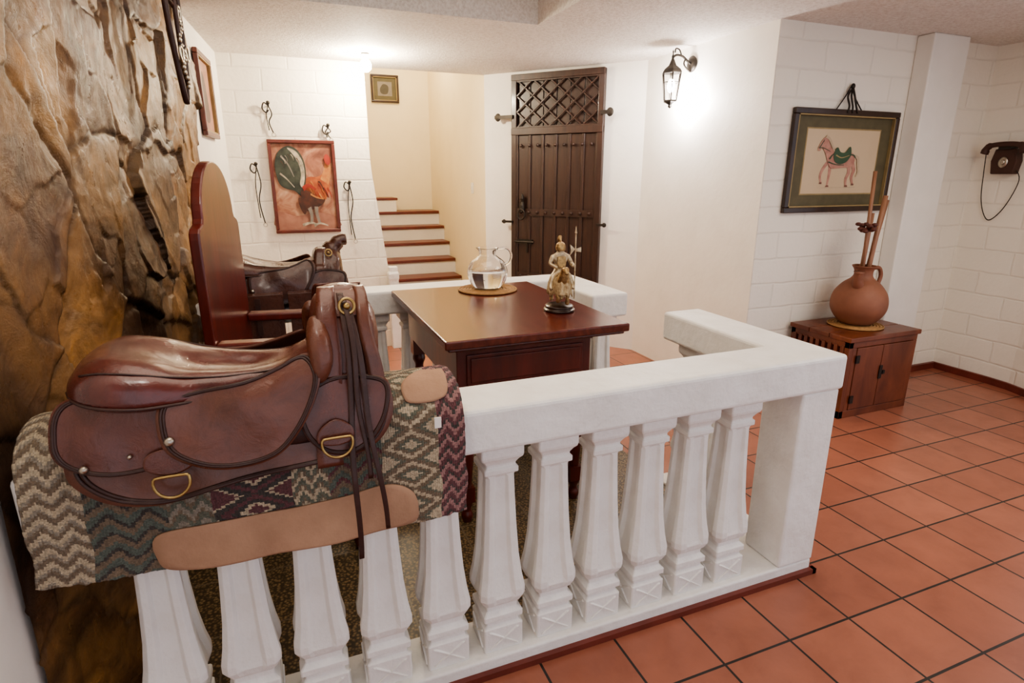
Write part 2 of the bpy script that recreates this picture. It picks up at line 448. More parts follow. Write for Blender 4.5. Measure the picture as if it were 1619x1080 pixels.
rl = thing('balustrade', 'white concrete balustrade with vase balusters, saddle blanket over its rail', 'railing')
L = [(-.57, 1.363), (1.82, 1.363), (1.82, 2.17), (1.62, 2.17), (1.62, 1.563), (-.57, 1.563)]
MB().prism(L, .77, .90, 'z').obj('top_rail', WHITER, rl, bevel=.014)
Lb = [(-.57, 1.375), (1.81, 1.375), (1.81, 2.16), (1.63, 2.16), (1.63, 1.551), (-.57, 1.551)]
MB().prism(Lb, .0, .06, 'z').obj('plinth', WHITER, rl, bevel=.008)
MB().box(1.64, 1.812, 1.372, 1.552, .06, .772).obj('post', WHITER, rl, bevel=.01)
MB().box(-.55, 1.825, 1.357, 1.376, .001, .022).box(1.809, 1.828, 1.357, 2.17, .001, .022).obj('base_trim', REDTRIM, rl)
balusters(rl, [(1.42 - .178 * k, 1.463) for k in range(11)] + [(1.72, 1.80), (1.72, 2.02)], .06)
rl2 = thing('balustrade', 'white concrete balustrade behind the table, small saddle over its rail', 'railing')
L = [(-.44, 3.13), (1.50, 3.13), (1.50, 2.62), (1.72, 2.62), (1.72, 3.34), (-.44, 3.34)]
MB().prism(L, .77, .90, 'z').obj('top_rail', WHITER, rl2, bevel=.014)
Lb = [(-.44, 3.145), (1.51, 3.145), (1.51, 2.63), (1.71, 2.63), (1.71, 3.325), (-.44, 3.325)]
MB().prism(Lb, .0, .06, 'z').obj('plinth', WHITER, rl2, bevel=.008)
MB().box(1.53, 1.70, 3.15, 3.32, .06, .772).obj('post', WHITER, rl2, bevel=.01)
balusters(rl2, [(-.30 + .19 * k, 3.235) for k in range(9)] + [(1.61, 2.72), (1.61, 2.92)], .06)
top(MB().loft([[(x * w, y * w, z) for x, y in ((-1, -1), (1, -1), (1, 1), (-1, 1))] for w, z in
     [(.04, 0), (.04, .62), (.045, .64), (.045, .68), (.036, .70), (.036, .74)]]).obj('newel_post', WHITER, loc=(.90, 5.11, 0), bevel=.004),
     'short white plaster post beside the stair foot', 'post')

# ------------------------------------------------------------------ drape paths
class Path:
    def __init__(s, pts):
        s.p = catmull(pts, 12); s.s = [0]
        for a, c in zip(s.p, s.p[1:]): s.s.append(s.s[-1] + math.hypot(c[0] - a[0], c[1] - a[1]))
    def ev(s, q, off=0):
        sg = -1 if q < 0 else 1; q = abs(q)
        i = 0
        while i < len(s.s) - 2 and s.s[i + 1] < q: i += 1
        a, c = s.p[i], s.p[i + 1]; L = s.s[i + 1] - s.s[i]; u = (q - s.s[i]) / L
        a0 = s.p[max(0, i - 1)]; c1 = s.p[min(len(s.p) - 1, i + 2)]
        dx, dy = c1[0] - a0[0], c1[1] - a0[1]; l = math.hypot(dx, dy)
        n = (-dy / l, dx / l)
        if q < 1e-4 or i == 0: n = (n[0] * min(1, u + .0), n[1])
        return sg * (a[0] + (c[0] - a[0]) * u + n[0] * off), a[1] + (c[1] - a[1]) * u + n[1] * off
    def sz(s, z, off=0):
        q = 0
        while q < .8 and s.ev(q, off)[1] > z: q += .002
        return q
PA = Path([(0, .075), (.03, .073), (.06, .065), (.087, .048), (.107, .02), (.116, -.02), (.119, -.07), (.121, -.15), (.124, -.3), (.127, -.5)])
PC = Path([(0, .14), (.05, .134), (.105, .105), (.142, .055), (.160, -.01), (.172, -.08), (.178, -.16), (.18, -.3)])
PB = Path([(0, .235), (.05, .230), (.105, .205), (.148, .155), (.173, .08), (.186, -.01), (.192, -.1), (.195, -.2)])
def blanket_off(x, s_):
    hang = max(0, (abs(s_) - .2) / .2)
    return .012 + .010 * hang * math.sin(x * 13 + 1) ** 2 + .004 * noise.noise(Vector((x * 12, s_ * 12, 3)))

def flap(parent, pts, path, mat, off=.004, side=-1, thick=.006, name='flap', bulge=0, rings=9, per=8, edge=None, label=None, wav=0, offf=None, curl=0):
    q = [(x, path.sz(z, off)) for x, z in pts]
    ol = catmull(q, per, True); cx = sum(p[0] for p in ol) / len(ol); cs = sum(p[1] for p in ol) / len(ol)
    m = MB(); vs = []; n = len(ol)
    def P(x, s_, o):
        if wav: o = o + wav * noise.noise(Vector((x * 11, s_ * 11, side * 3.1 + thick * 100)))
        if offf: o = o + offf(x, side * s_)
        y, z = path.ev(max(s_, .002), o); return (x, side * y, z)
    vs.append(P(cx, cs, off + bulge))
    for k in range(1, rings + 1):
        u = k / rings
        for p in ol:
            o_ = off + bulge * (1 - u * u) + curl * max(0, u - .7) ** 2 / .09
            vs.append(P(cx + (p[0] - cx) * u, cs + (p[1] - cs) * u, o_))
    fs = [(0, 1 + k, 1 + (k + 1) % n) for k in range(n)]
    for r_ in range(rings - 1):
        for k in range(n):
            k2 = (k + 1) % n
            fs.append((1 + r_ * n + k, 1 + (r_ + 1) * n + k, 1 + (r_ + 1) * n + k2, 1 + r_ * n + k2))
    m.add(vs, fs)
    if edge is not None:
        for u, rr_ in ((.945, .0011), (.915, .0009)):
            m.tube([P(cx + (p[0] - cx) * u, cs + (p[1] - cs) * u, off + bulge * (1 - u * u) + curl * max(0, u - .7) ** 2 / .09 + thick * .5) for p in ol], rr_, 5, 1, True)
    return m.obj(name, [mat, edge or mat], parent, smooth=True, solid=thick, label=label)
def strap(parent, x0, x1, s0, s1, path, mat, off=.01, side=-1, thick=.005, name='strap', x0b=None, x1b=None, flare=0):
    x0b = x0 if x0b is None else x0b; x1b = x1 if x1b is None else x1b
    def f(u, v_):
        s_ = s0 + (s1 - s0) * u; a = x0 + (x0b - x0) * u; c_ = x1 + (x1b - x1) * u
        a += .004 * math.sin(u * 9 + x0 * 50); c_ += .004 * math.sin(u * 9 + x0 * 50)
        y, z = path.ev(s_, off + flare * math.sin(math.pi * u)); return (a + (c_ - a) * v_, side * y, z)
    return MB().grid(f, 40, 3).obj(name, mat, parent, smooth=True, solid=thick)
def ring(parent, c, r, th, mat, name='ring', tilt=0, half=False):
    n = 24; pts = []
    for k in range(n):
        a = 2 * math.pi * k / n
        z = math.sin(a) * r
        if half: z = min(z, r * .35)
        pts.append((c[0] + math.cos(a) * r, c[1] + math.sin(a) * tilt * r, c[2] + z))
    return MB().tube(pts, th, 8, 0, True).obj(name, mat, parent, smooth=True)
def interp(tab, x):
    for (a, b_), (c_, d_) in zip(tab, tab[1:]):
        if x <= c_: u = (x - a) / (c_ - a); u = max(0, min(1, u)); return b_ + (d_ - b_) * u
    return tab[-1][1]
def curve_tab(tab): return sorted(catmull(tab, 10))

def saddle(loc, sc, label, mats, simple=False, rot=0, name='saddle'):
    LS, LF, LW, LD = mats
    H = .262 if simple else .335
    S = thing(name, label, 'saddle', loc, rot); S.scale = (sc, sc, sc)
    m = MB()
    for sd in (-1, 1):
        secs = []
        for i in range(17):
            u = i / 16; x = -.38 + .54 * u; e = math.sqrt(max(0.02, 1 - (2 * u - 1) ** 6))
            ringp = []
            for k in range(14):
                a = 2 * math.pi * k / 14
                s_ = .085 + math.cos(a) * .062 * e
                o_ = .030 + .022 + math.sin(a) * .022 * e
                y, z = PA.ev(s_, o_); ringp.append((x, sd * y, z))
            secs.append(ringp)
        m.loft(secs)
    m.obj('panel', LD, S, smooth=True)
    sk = [(-.43, .12), (-.45, .05), (-.435, -.005), (-.37, -.055), (-.28, -.07), (-.18, -.055), (-.06, -.042), (.06, -.036), (.15, -.018), (.205, .035), (.212, .10), (.16, .128), (.0, .13), (-.22, .13)]
    for sd in (-1, 1): flap(S, sk, PC, LW, .004, sd, .008, 'skirt', edge=LD, wav=.012, curl=.008)
    # seat: slim and dished, raised cantle, sweeping up into the pommel
    xe = .10
    tp = [(-.440, .185), (-.428, .215), (-.40, .243), (-.36, .257), (-.30, .250), (-.23, .225), (-.15, .203), (-.07, .192), (-.01, .194)]
    tp += [(.04, .205), (.07, .225), (.10, .25)] if simple else [(.035, .212), (.07, .248), (.10, .300)]
    zt = curve_tab(tp)
    wt = curve_tab([(-.440, .08), (-.430, .12), (-.40, .158), (-.35, .180), (-.28, .178), (-.2, .154), (-.1, .120), (0, .094), (.06, .085), (.10, .08)])
    ze = [(-.440, .175), (-.38, .162), (-.3, .150), (-.15, .142), (0, .142), (.06, .16), (.10, .2)]
    def dishf(x): return .040 * max(0, math.sin(math.pi * min(1, max(0, (x + .42) / .43)))) ** .7
    def seatz(x, yn):
        a = interp(zt, x); e = interp(ze, x); cy = min(1, abs(yn) ** (1 / .85)); sy = math.sqrt(max(0, 1 - cy * cy))
        return e + (a - e) * sy ** .72 - dishf(x) * math.exp(-((yn / .60) ** 2))
    secs = []; N = 60; K = 44
    for i in range(N + 1):
        u = i / N; x = -.440 + (xe + .440) * u
        w = interp(wt, x); e = interp(ze, x)
        r_ = []
        for k in range(K + 1):
            th = math.pi * k / K
            cy = math.cos(th)
            yn = -(abs(cy) ** .85) * (1 if cy > 0 else -1)
            yy = w * yn
            r_.append((x, yy, seatz(x, yn) + .003 * noise.noise(Vector((x * 16, yy * 16, 5)))))
        r_.append((x, w * .86, e - .018)); r_.append((x, w * .5, e - .03)); r_.append((x, -w * .5, e - .03)); r_.append((x, -w * .86, e - .018))
        secs.append(r_)
    MB().loft(secs).obj('seat', LS, S, smooth=True)
    for sd in (-1, 1):
        pts = [(-.438 + .495 * i / 30, sd * (interp(wt, -.438 + .495 * i / 30) + .001), interp(ze, -.438 + .495 * i / 30) - .001) for i in range(31)]
        MB().tube(pts, .0034, 8).obj('seat_welt', LD, S, smooth=True)
        pts = [(-.40 + .40 * i / 25, sd * interp(wt, -.40 + .40 * i / 25) * .84, seatz(-.40 + .40 * i / 25, .84) + .001) for i in range(26)]
        MB().tube(pts, .0022, 6).obj('seat_seam', LD, S, smooth=True)
    jk = [(-.275, .11), (-.262, .05), (-.20, .008), (-.12, -.006), (-.05, .010), (.0, .058), (.040, .125), (.054, .175), (.03, .205), (-.03, .19), (-.11, .170), (-.20, .165), (-.26, .150)]
    for sd in (-1, 1): flap(S, jk, PB, LW if not simple else LF, .006, sd, .005, 'jockey_flap', .006, edge=LD, wav=.010, curl=.006)
    rj = [(-.435, .168), (-.462, .10), (-.445, .045), (-.37, .014), (-.28, .018), (-.215, .05), (-.21, .12), (-.30, .168)]
    for sd in (-1, 1): flap(S, rj, PB, LF, -.006, sd, .005, 'rear_flap', .004, edge=LD, wav=.008, curl=.005)
    prof = [(.150, .03), (.146, .09), (.136, .16), (.118, .225), (.095, .28), (.068, .312), (.036, .329), (0, .333)]
    prof = catmull(prof, 3)
    secs = []; NP = 26
    for i in range(NP + 1):
        u = -1 + 2 * i / NP
        endk = max(.0, 1 - abs(u) ** 4.5) ** .5
        r_ = []
        for a, z in prof + [(-a, z) for a, z in prof[-2::-1]]:
            zz = z * H / .333 if z > .1 else z * (1 + (H / .333 - 1) * z / .1)
            top_k = max(0, (zz - .05) / (H - .05))
            hk = 1 - (1 - endk) * (.14 + .18 * top_k) - (.035 * max(0, u) * top_k)
            half = .084 - .026 * math.sin(math.pi * min(1, top_k)) ** 1.2 - .006 * top_k
            xc = .128 - .004 * top_k
            cr = .009 * noise.noise(Vector((u * 2.5, a * 18, zz * 18)))
            r_.append((xc + half * u + cr * .5, -(a + cr * (1 if a > 0 else -1)) * (.86 + .14 * endk), .03 + (zz - .03) * hk))
        secs.append(r_)
    MB().loft(secs).obj('pommel', LF, S, smooth=True)
    PP = Path([(0, H + .004), (.036, H - .001), (.069, H - .018), (.097, H - .052), (.120, H * .68), (.139, .16), (.153, .06), (.174, -.04), (.186, -.15), (.186, -.5)])
    if not simple:
        for sd in (-1, 1):
            MB().tube(catmull([(.055, sd * .085, .285), (.058, sd * .122, .245), (.060, sd * .142, .195), (.052, sd * .150, .150)], 5), [.012, .016, .020, .023, .025, .026, .027, .027, .027, .026, .025, .023, .020, .017, .013, .008], 14).obj('thigh_roll', LW, S, smooth=True)
            strap(S, .078, .172, 0.0, .115, PP, LW, .003, sd, .005, 'pommel_cap', .088, .165)
            strap(S, .072, .112, 0.02, .46, PP, LF, .008, sd, .005, 'stirrup_leather', .028, .086)
            strap(S, .150, .174, 0.02, .34, PP, LW, .006, sd, .004, 'pommel_band', .158, .20)
        strap(S, .112, .128, .06, .71, PP, LD, .013, -1, .003, 'tie_strap', .098, .110, .012)
        strap(S, .124, .139, .10, .64, PP, LD, .016, -1, .003, 'tie_strap', .168, .179, .016)
        strap(S, .118, .130, .08, .50, PP, LD, .019, -1, .003, 'tie_strap', .135, .146, .01)
    else:
        strap(S, .07, .12, 0.05, .42, PP, LF, .003, -1, .005, 'stirrup_leather', .0, .07)
    flap(S, [(.0, .10), (.01, .035), (.05, -.01), (.11, -.02), (.16, .01), (.198, .07), (.2, .14), (.1, .16), (.03, .14)], PB, LF, -.006, -1, .006, 'front_flap', .002, edge=LD, wav=.006, curl=.005)
    if simple:
        MB().tube(catmull([(.14, 0, H - .03), (.17, 0, H + .0), (.20, 0, H + .03), (.235, 0, H + .035)], 5), [.05] * 5 + [.038] * 5 + [.032] * 5 + [.024], 16).obj('horn', LF, S, smooth=True)
    else:
        MB().lathe([(.0001, -.02), (.040, -.02), (.042, -.008), (.034, .002), (.018, .007), (.0001, .008)], 24, (.122, 0, H + .006), sx=1.25).obj('horn', LF, S, smooth=True)
    def concho(x, z, path, off, r=.010):
        y, zz = path.ev(path.sz(z, off), off)
        m = MB(); m.T = Matrix.Translation((x, -y, zz)) @ Matrix.Rotation(math.radians(80), 4, 'X')
        m.lathe([(.0001, .006), (r * .5, .005), (r, .001), (r, -.003)], 18); m.obj('concho', NICKEL, S, smooth=True)
    concho(-.255, .075, PB, .016); concho(-.41, .04, PB, .006, .008); concho(-.33, .05, PB, .003, .005)
    concho(.065, .06, PP, .016, .007)
    y, zz = PP.ev(.10, .024); ring(S, (.128, -y, zz), .017, .0035, BRASS, tilt=.3)
    MB().ell((.128, -y, zz), (.008, .006, .008)).obj('stud', BRASS, S, smooth=True)
    y, zz = PC.ev(PC.sz(-.0, .03), .03)
    ring(S, (-.26, -y - .014, zz - .01), .034, .0032, BRASS, 'cinch_ring', .1, True)
    ring(S, (.075, -y - .016, zz + .02), .034, .0032, BRASS, 'cinch_ring', .1, True)
    flap(S, [(-.30, .05), (-.305, .02), (-.26, .002), (-.215, .02), (-.22, .05), (-.26, .06)], PB, LF, .008, -1, .004, 'ring_tab')
    flap(S, [(.04, .05), (.035, .02), (.075, .01), (.11, .02), (.11, .05), (.075, .07)], PB, LF, .008, -1, .004, 'ring_tab')
    return S
saddle((0, 1.463, .900), 1, 'worn brown leather saddle with tooled flaps on a woven blanket', (L1S, L1, L2, L3))

# blanket
TAN = (.56, .47, .34); OLV = (.17, .175, .135); MAR = (.17, .075, .08); PINK = (.40, .22, .21); DK = (.085, .075, .068); GRN = (.14, .165, .14); BRN = (.23, .175, .125); GRY = (.33, .29, .235)
bands = [(-.545, -.44, TAN, BRN, GRY, .036), (-.44, -.29, GRN, BRN, DK, .042), (-.29, -.20, GRY, OLV, BRN, .038), (-.20, -.03, DK, MAR, TAN, .085),
         (-.03, .05, OLV, TAN, BRN, .036), (.05, .18, GRN, BRN, MAR, .042), (.18, .325, BRN, TAN, OLV, .08), (.325, .41, MAR, PINK, DK, .036)]
def zb(x): return -.262 + .026 * max(0, min(1, (-.15 - x) / .35))
def bcol(x, s_):
    sq = math.floor(s_ / .005) * .005; xq = math.floor(x / .005) * .005
    for a, c_, A, B, C, per in bands:
        if a <= x < c_:
            w_ = c_ - a
            if per > .07:
                cx = (a + c_) / 2; d = abs(xq - cx) / (w_ / 2)
                zg = abs(((sq / per) % 1) - .5) * 2
                k = (d + zg) / 2
                return B if k < .16 else (C if k < .26 else (A if k < .36 else (B if k < .48 else (A if k < .62 else (C if k < .7 else B)))))
            fx = abs((((xq - a) / (w_ / 2)) % 1) - .5) * 2
            ph = ((sq / per) + fx * .8) % 1
            return A if ph < .40 else (B if ph < .78 else C)
    return MAR
nx, ns = 320, 260; vs = []; fs = []; fc = []
for i in range(nx + 1):
    x = -.545 + .94 * i / nx; SBx = PA.sz(zb(x)) + (.004 * noise.noise(Vector((x * 60, 0, 1))))
    for j in range(ns + 1):
        s_ = -SBx + 2 * SBx * j / ns
        edge = max(0, min(1, (x + .545) / .012, (.395 - x) / .012))
        y, z = PA.ev(s_, blanket_off(x, s_) - .004 + .004 * edge)
        xo = .007 * noise.noise(Vector((0, s_ * 14, 1))) + .002 * noise.noise(Vector((0, s_ * 90, 1)))
        vs.append((x + xo, y, z))
SBc = PA.sz(-.262)
for i in range(nx):
    for j in range(ns):
        fs.append((i * (ns + 1) + j, (i + 1) * (ns + 1) + j, (i + 1) * (ns + 1) + j + 1, i * (ns + 1) + j + 1))
        k_ = random.uniform(.72, 1.15)
        c_ = bcol(-.545 + .94 * (i + .5) / nx, -SBc + 2 * SBc * (j + .5) / ns)
        fc.append(tuple(q * k_ for q in c_))
me = bpy.data.meshes.new('saddle_blanket'); me.from_pydata(vs, [], fs); me.materials.append(WOOL)
ca = me.color_attributes.new(name='Col', type='FLOAT_COLOR', domain='CORNER')
for p in me.polygons:
    p.use_smooth = True
    for li in p.loop_indices: ca.data[li].color = (*fc[p.index], 1)
bk = bpy.data.objects.new('saddle_blanket', me); COL.objects.link(bk); bk.location = (0, 1.463, .900)
md = bk.modifiers.new('s', 'SOLIDIFY'); md.thickness = .018; md.offset = 0
top(bk, 'woven wool saddle blanket with stepped diamonds in tan, green and maroon', 'blanket')
flap(bk, [(-.318, -.160), (-.325, -.215), (-.30, -.252), (-.2, -.262), (0, -.268), (.15, -.266), (.245, -.256), (.262, -.22), (.248, -.17), (.19, -.142), (.08, -.150), (-.08, -.155), (-.22, -.152)], PA, SUEDE, .012, -1, .005, 'leather_patch', .001, label='tan suede wear patch', offf=blanket_off, rings=12)
flap(bk, [(.255, .08), (.25, .055), (.28, .045), (.335, .048), (.365, .065), (.37, .088), (.32, .0925)], PA, SUEDE, .012, -1, .004, 'leather_patch', .001, label='tan suede wear patch', offf=blanket_off)
MB().box(.315, .332, -.146, -.141, -.01, .018).obj('tag', WHITE, bk)

# small saddle on the far rail with bags
S2 = saddle((.10, 3.235, .89), .98, 'small dark brown leather saddle with bags on white rail', (L4, L4, L4, L3), True)
for x0, x1 in ((-.35, -.12), (-.09, .16)):
    m = MB(); m.box(x0, x1, -.27, -.20, -.24, .06)
    for k in range(6): m.ell((x0 + .02 + k * (x1 - x0 - .04) / 5, -.271, -.21), (.007, .004, .007), 1, seg=8, ring=6)
    m.obj('saddle_bag', [L4, BRASS], S2, bevel=.004)
    m = MB(); m.box(x0 - .004, x1 + .004, -.278, -.20, -.06, .066)
    for k in range(6): m.ell((x0 + .02 + k * (x1 - x0 - .04) / 5, -.279, -.045), (.007, .004, .007), 1, seg=8, ring=6)
    m.obj('bag_flap', [L4, BRASS], S2, bevel=.004)
    MB().box((x0 + x1) / 2 - .012, (x0 + x1) / 2 + .012, -.284, -.276, -.13, .05).obj('bag_strap', L3, S2)

# ------------------------------------------------------------------ table
T = thing('table', 'polished dark red mahogany table with moulded apron and turned legs', 'table', (0, 0, .05))
MB().box(.53, 1.33, 2.00, 3.10, .825, .86).box(.545, 1.315, 2.015, 3.085, .812, .825).obj('tabletop', MAHOG, T, bevel=.010)
MB().box(.60, 1.20, 2.10, 3.02, .62, .815).obj('apron', MAHOG2, T, bevel=.004)
MB().box(.595, 1.205, 2.09, 2.10, .785, .812).box(.64, 1.16, 2.092, 2.10, .64, .77).box(.655, 1.145, 2.086, 2.093, .655, .755).obj('apron_moulding', MAHOG2, T, bevel=.003)
for x in (.64, 1.16):
    for y in (2.14, 2.98):
        pr = [(.02, 0), (.026, .03), (.018, .06), (.03, .10), (.022, .16), (.034, .30), (.036, .38), (.022, .46), (.034, .50), (.03, .53)]
        MB().lathe(catmull(pr, 4), 20, (x, y, 0)).box(x - .035, x + .035, y - .035, y + .035, .53, .66).box(x - .03, x + .03, y - .03, y + .03, .10, .17).obj('leg', MAHOG2, T, smooth=False)
for x in (.64, 1.16): MB().box(x - .018, x + .018, 2.14, 2.98, .115, .155).obj('stretcher', MAHOG2, T, bevel=.004)

def mat_disc(loc, r, label):
    m = MB()
    for k in range(9):
        rr = r * (k + 1) / 9
        m.tube([(rr * math.cos(a * math.pi / 20), rr * math.sin(a * math.pi / 20), .005) for a in range(40)], .005, 6, 0, True)
    m.lathe([(r, .001), (r, .006)], 40)
    return top(m.obj('placemat', STRAW, loc=loc, smooth=True), label, 'placemat')
mat_disc((1.02, 2.92, .911), .155, 'round woven straw mat under the glass jug on the table')
J = thing('glass_jug', 'clear round glass jug half full of water on the table mat', 'jug', (1.02, 2.92, .9235))
out = catmull([(.055, 0), (.085, .015), (.105, .06), (.107, .095), (.09, .14), (.06, .165), (.045, .18), (.047, .20), (.062, .215)], 5)
inn = [(max(.001, r - .004), z + (.004 if i == 0 else 0)) for i, (r, z) in enumerate(out)]
MB().lathe(out + inn[::-1], 40).obj('jug_body', GLASS, J, smooth=True)
wt_ = [(r - .006, z) for r, z in out if .006 < z < .10]
MB().lathe(wt_, 40).obj('water', WATER, J, smooth=True)
MB().tube(catmull([(.05, -.01, .205), (.10, -.02, .21), (.125, -.025, .18), (.12, -.02, .14), (.095, -.01, .12)], 5), .008, 10).obj('handle', GLASS, J, smooth=True)

# knight figurine
K = thing('knight_figurine', 'antique gold and ivory armoured knight on horseback holding a halberd', 'figurine', (1.16, 2.33, .911), math.radians(-12))
K.scale = (1.12, 1.08, 1.03)
MB().lathe(catmull([(.062, 0), (.064, .008), (.056, .014), (.058, .022), (.05, .028)], 3), 28, sy=1.15).obj('base', FRAMED, K, smooth=True)
def skin(name, nodes, edges, mat, parent, sub=2):
    me = bpy.data.meshes.new(name); me.from_pydata([n_[:3] for n_ in nodes], edges, [])
    o = bpy.data.objects.new(name, me); COL.objects.link(o); o.parent = parent
    o.modifiers.new('sk', 'SKIN')
    for i, n_ in enumerate(nodes):
        me.skin_vertices[0].data[i].radius = (n_[3], n_[4] if len(n_) > 4 else n_[3])
    me.skin_vertices[0].data[0].use_root = True
    md = o.modifiers.new('ss', 'SUBSURF'); md.levels = sub; md.render_levels = sub
    me.materials.append(mat)
    for m_ in o.modifiers:
        if m_.type == 'SKIN': m_.use_smooth_shade = True
    return o
g = .028
hn = [(0, 0, g + .10, .030), (0, -.045, g + .105, .030), (0, .045, g + .103, .030), (0, -.068, g + .135, .021), (0, -.078, g + .165, .016), (0, -.098, g + .172, .013), (0, -.118, g + .15, .009),
      (.020, -.05, g + .07, .012), (.020, -.052, g + .038, .008), (.020, -.05, g + .004, .010), (-.020, -.05, g + .07, .012), (-.022, -.075, g + .05, .008), (-.022, -.066, g + .02, .009),
      (.020, .05, g + .075, .014), (.020, .062, g + .04, .008), (.020, .052, g + .004, .010), (-.020, .05, g + .075, .014), (-.020, .062, g + .04, .008), (-.020, .052, g + .004, .010),
      (0, .072, g + .11, .010), (0, .085, g + .08, .010), (0, .086, g + .04, .006)]
he = [(0, 1), (0, 2), (1, 3), (3, 4), (4, 5), (5, 6), (1, 7), (7, 8), (8, 9), (1, 10), (10, 11), (11, 12), (2, 13), (13, 14), (14, 15), (2, 16), (16, 17), (17, 18), (2, 19), (19, 20), (20, 21)]
skin('horse', hn, he, GOLD, K)
m = MB()
secs = []
for z, w_, l_ in ((.128, .022, .06), (.12, .034, .072), (.09, .042, .082), (.065, .044, .086), (.05, .046, .089)):
    secs.append([(w_ * math.cos(a) * (1 + .08 * math.sin(a * 9 + z * 30)), l_ * math.sin(a) * (1 + .06 * math.sin(a * 9)), g + z + (.008 * math.sin(a * 12) if z < .055 else 0)) for a in [2 * math.pi * k / 72 for k in range(72)]])
m.loft(secs, cap=False).obj('horse_cloth', CREAMP, K, smooth=True, solid=.003)
kn = [(0, .0, g + .145, .020), (0, 0, g + .175, .018), (0, -.002, g + .205, .023), (0, -.003, g + .232, .011), (0, -.004, g + .25, .016),
      (.032, -.003, g + .21, .012), (.045, -.01, g + .18, .009), (.048, -.035, g + .172, .008), (-.032, -.003, g + .21, .012), (-.043, -.008, g + .18, .009), (-.02, -.04, g + .168, .008),
      (.034, -.02, g + .13, .013), (.045, -.03, g + .09, .010), (.045, -.048, g + .075, .008), (-.034, -.02, g + .13, .013), (-.045, -.03, g + .09, .010), (-.045, -.048, g + .075, .008)]
ke = [(0, 1), (1, 2), (2, 3), (3, 4), (2, 5), (5, 6), (6, 7), (2, 8), (8, 9), (9, 10), (0, 11), (11, 12), (12, 13), (0, 14), (14, 15), (15, 16)]
skin('knight', kn, ke, STEEL, K)
MB().lathe(catmull([(.019, -.014), (.020, 0), (.017, .014), (.008, .022), (.001, .025)], 3), 18, (0, -.004, g + .252)).tube([(0, .0, g + .275), (0, .012, g + .295), (0, .026, g + .285), (0, .03, g + .26)], [.004, .008, .007, .002]).obj('helmet', GOLD, K, smooth=True)
MB().prism([(-.016, .215), (.016, .215), (.018, .19), (.014, .165), (-.014, .165), (-.018, .19)], -.030, -.022, 'y').obj('tabard', GOLD, K, loc=(0, 0, g), bevel=.002)
MB().tube([(.052, -.037, g + .03), (.052, -.037, g + .31)], .0028, 8).lathe([(.0001, 0), (.005, .004), (.0001, .035)], 8, (.052, -.037, g + .31)).prism([(.05, .275), (.03, .295), (.034, .27), (.03, .248)], -.039, -.035, 'y').prism([(.054, .275), (.075, .283), (.075, .262), (.054, .265)], -.039, -.035, 'y').obj('halberd', STEEL, K)

# ------------------------------------------------------------------ armchair
C = thing('armchair', 'tall red mahogany armchair with shouldered arched back beside the table', 'chair', (-.232, 2.42, .05), math.radians(-9.6))
hw = .27
arch = [(.205 * math.cos(a), 1.315 + .19 * math.sin(a)) for a in [math.pi * k / 24 for k in range(25)]]
outl = [(-hw, .42), (hw, .42), (hw, 1.25)] + [(hw - .004, 1.272), (hw - .018, 1.286), (hw - .035, 1.292), (.214, 1.30)] + arch + [(-.214, 1.30), (-hw + .035, 1.292), (-hw + .018, 1.286), (-hw + .004, 1.272), (-hw, 1.25)]
MB().prism(outl, 0, .035, 'x').obj('backrest', MAHOG2, C, bevel=.006)
MB().box(.0, .50, -hw + .01, hw - .01, .42, .46).obj('seat', MAHOG2, C, bevel=.01)
for sy in (-1, 1):
    MB().box(.0, .035, sy * .24 - .03, sy * .24 + .03, 0, .42).obj('leg', MAHOG2, C, bevel=.004)
    MB().lathe(catmull([(.02, 0), (.028, .05), (.018, .1), (.03, .2), (.02, .3), (.03, .36), (.03, .42)], 3), 16, (.46, sy * .23, 0)).obj('leg', MAHOG2, C, smooth=True)
    MB().box(.035, .46, sy * .24 - .032, sy * .24 + .032, .86, .895).obj('armrest', MAHOG2, C, bevel=.01)
    MB().lathe(catmull([(.022, 0), (.028, .06), (.016, .12), (.026, .22), (.018, .34), (.026, .40)], 3), 16, (.41, sy * .24, .46)).obj('arm_support', MAHOG2, C, smooth=True)

# ------------------------------------------------------------------ crate + pot
B = thing('wooden_crate', 'reddish slatted wooden crate cabinet with iron latches', 'crate', (3.22, 2.42, 0))
W_, D_, H_ = .62, .45, .54
MB().box(.03, W_ - .01, .03, D_ - .01, .02, H_ - .03).obj('body', FRAMED, B)
m = MB().box(-.01, W_ + .012, -.012, .145, H_ - .03, H_).box(-.01, W_ + .012, .149, .30, H_ - .03, H_).box(-.01, W_ + .012, .304, D_ + .01, H_ - .03, H_); m.obj('top', CRATEW, B, bevel=.004)
m = MB()
for k in range(9): m.box(-.006, .03, .035 + k * .046, .035 + k * .046 + .026, .05, H_ - .06)
m.box(0, .034, 0, .035, 0, H_ - .03).box(0, .034, D_ - .035, D_, 0, H_ - .03).box(0, .034, .0, D_, H_ - .07, H_ - .03).box(0, .034, 0, D_, .0, .05)
m.obj('slatted_side', CRATEW, B, bevel=.002)
MB().box(.034, W_, 0, .03, .0, .05).box(.034, W_, 0, .03, H_ - .07, H_ - .03).box(.034, .07, 0, .03, .05, H_ - .07).box(W_ - .036, W_, 0, .03, .05, H_ - .07).obj('front_frame', CRATEW, B, bevel=.003)
for a, c_ in ((.073, .305), (.309, W_ - .039)):
    d = MB().box(a, c_, -.004, .026, .053, H_ - .073).obj('door', CRATEW, B, bevel=.004)
MB().box(.065, .095, -.012, -.005, .10, .15).obj('hinge', IRON, B)
MB().box(.065, .095, -.012, -.005, .37, .42).obj('hinge', IRON, B)
MB().box(.295, .32, -.012, -.005, .24, .33).box(.325, .345, -.014, -.005, .27, .295).obj('latch', IRON, B, bevel=.002)
mat_disc((3.54, 2.65, .542), .165, 'round woven straw mat under the clay pot on the crate')
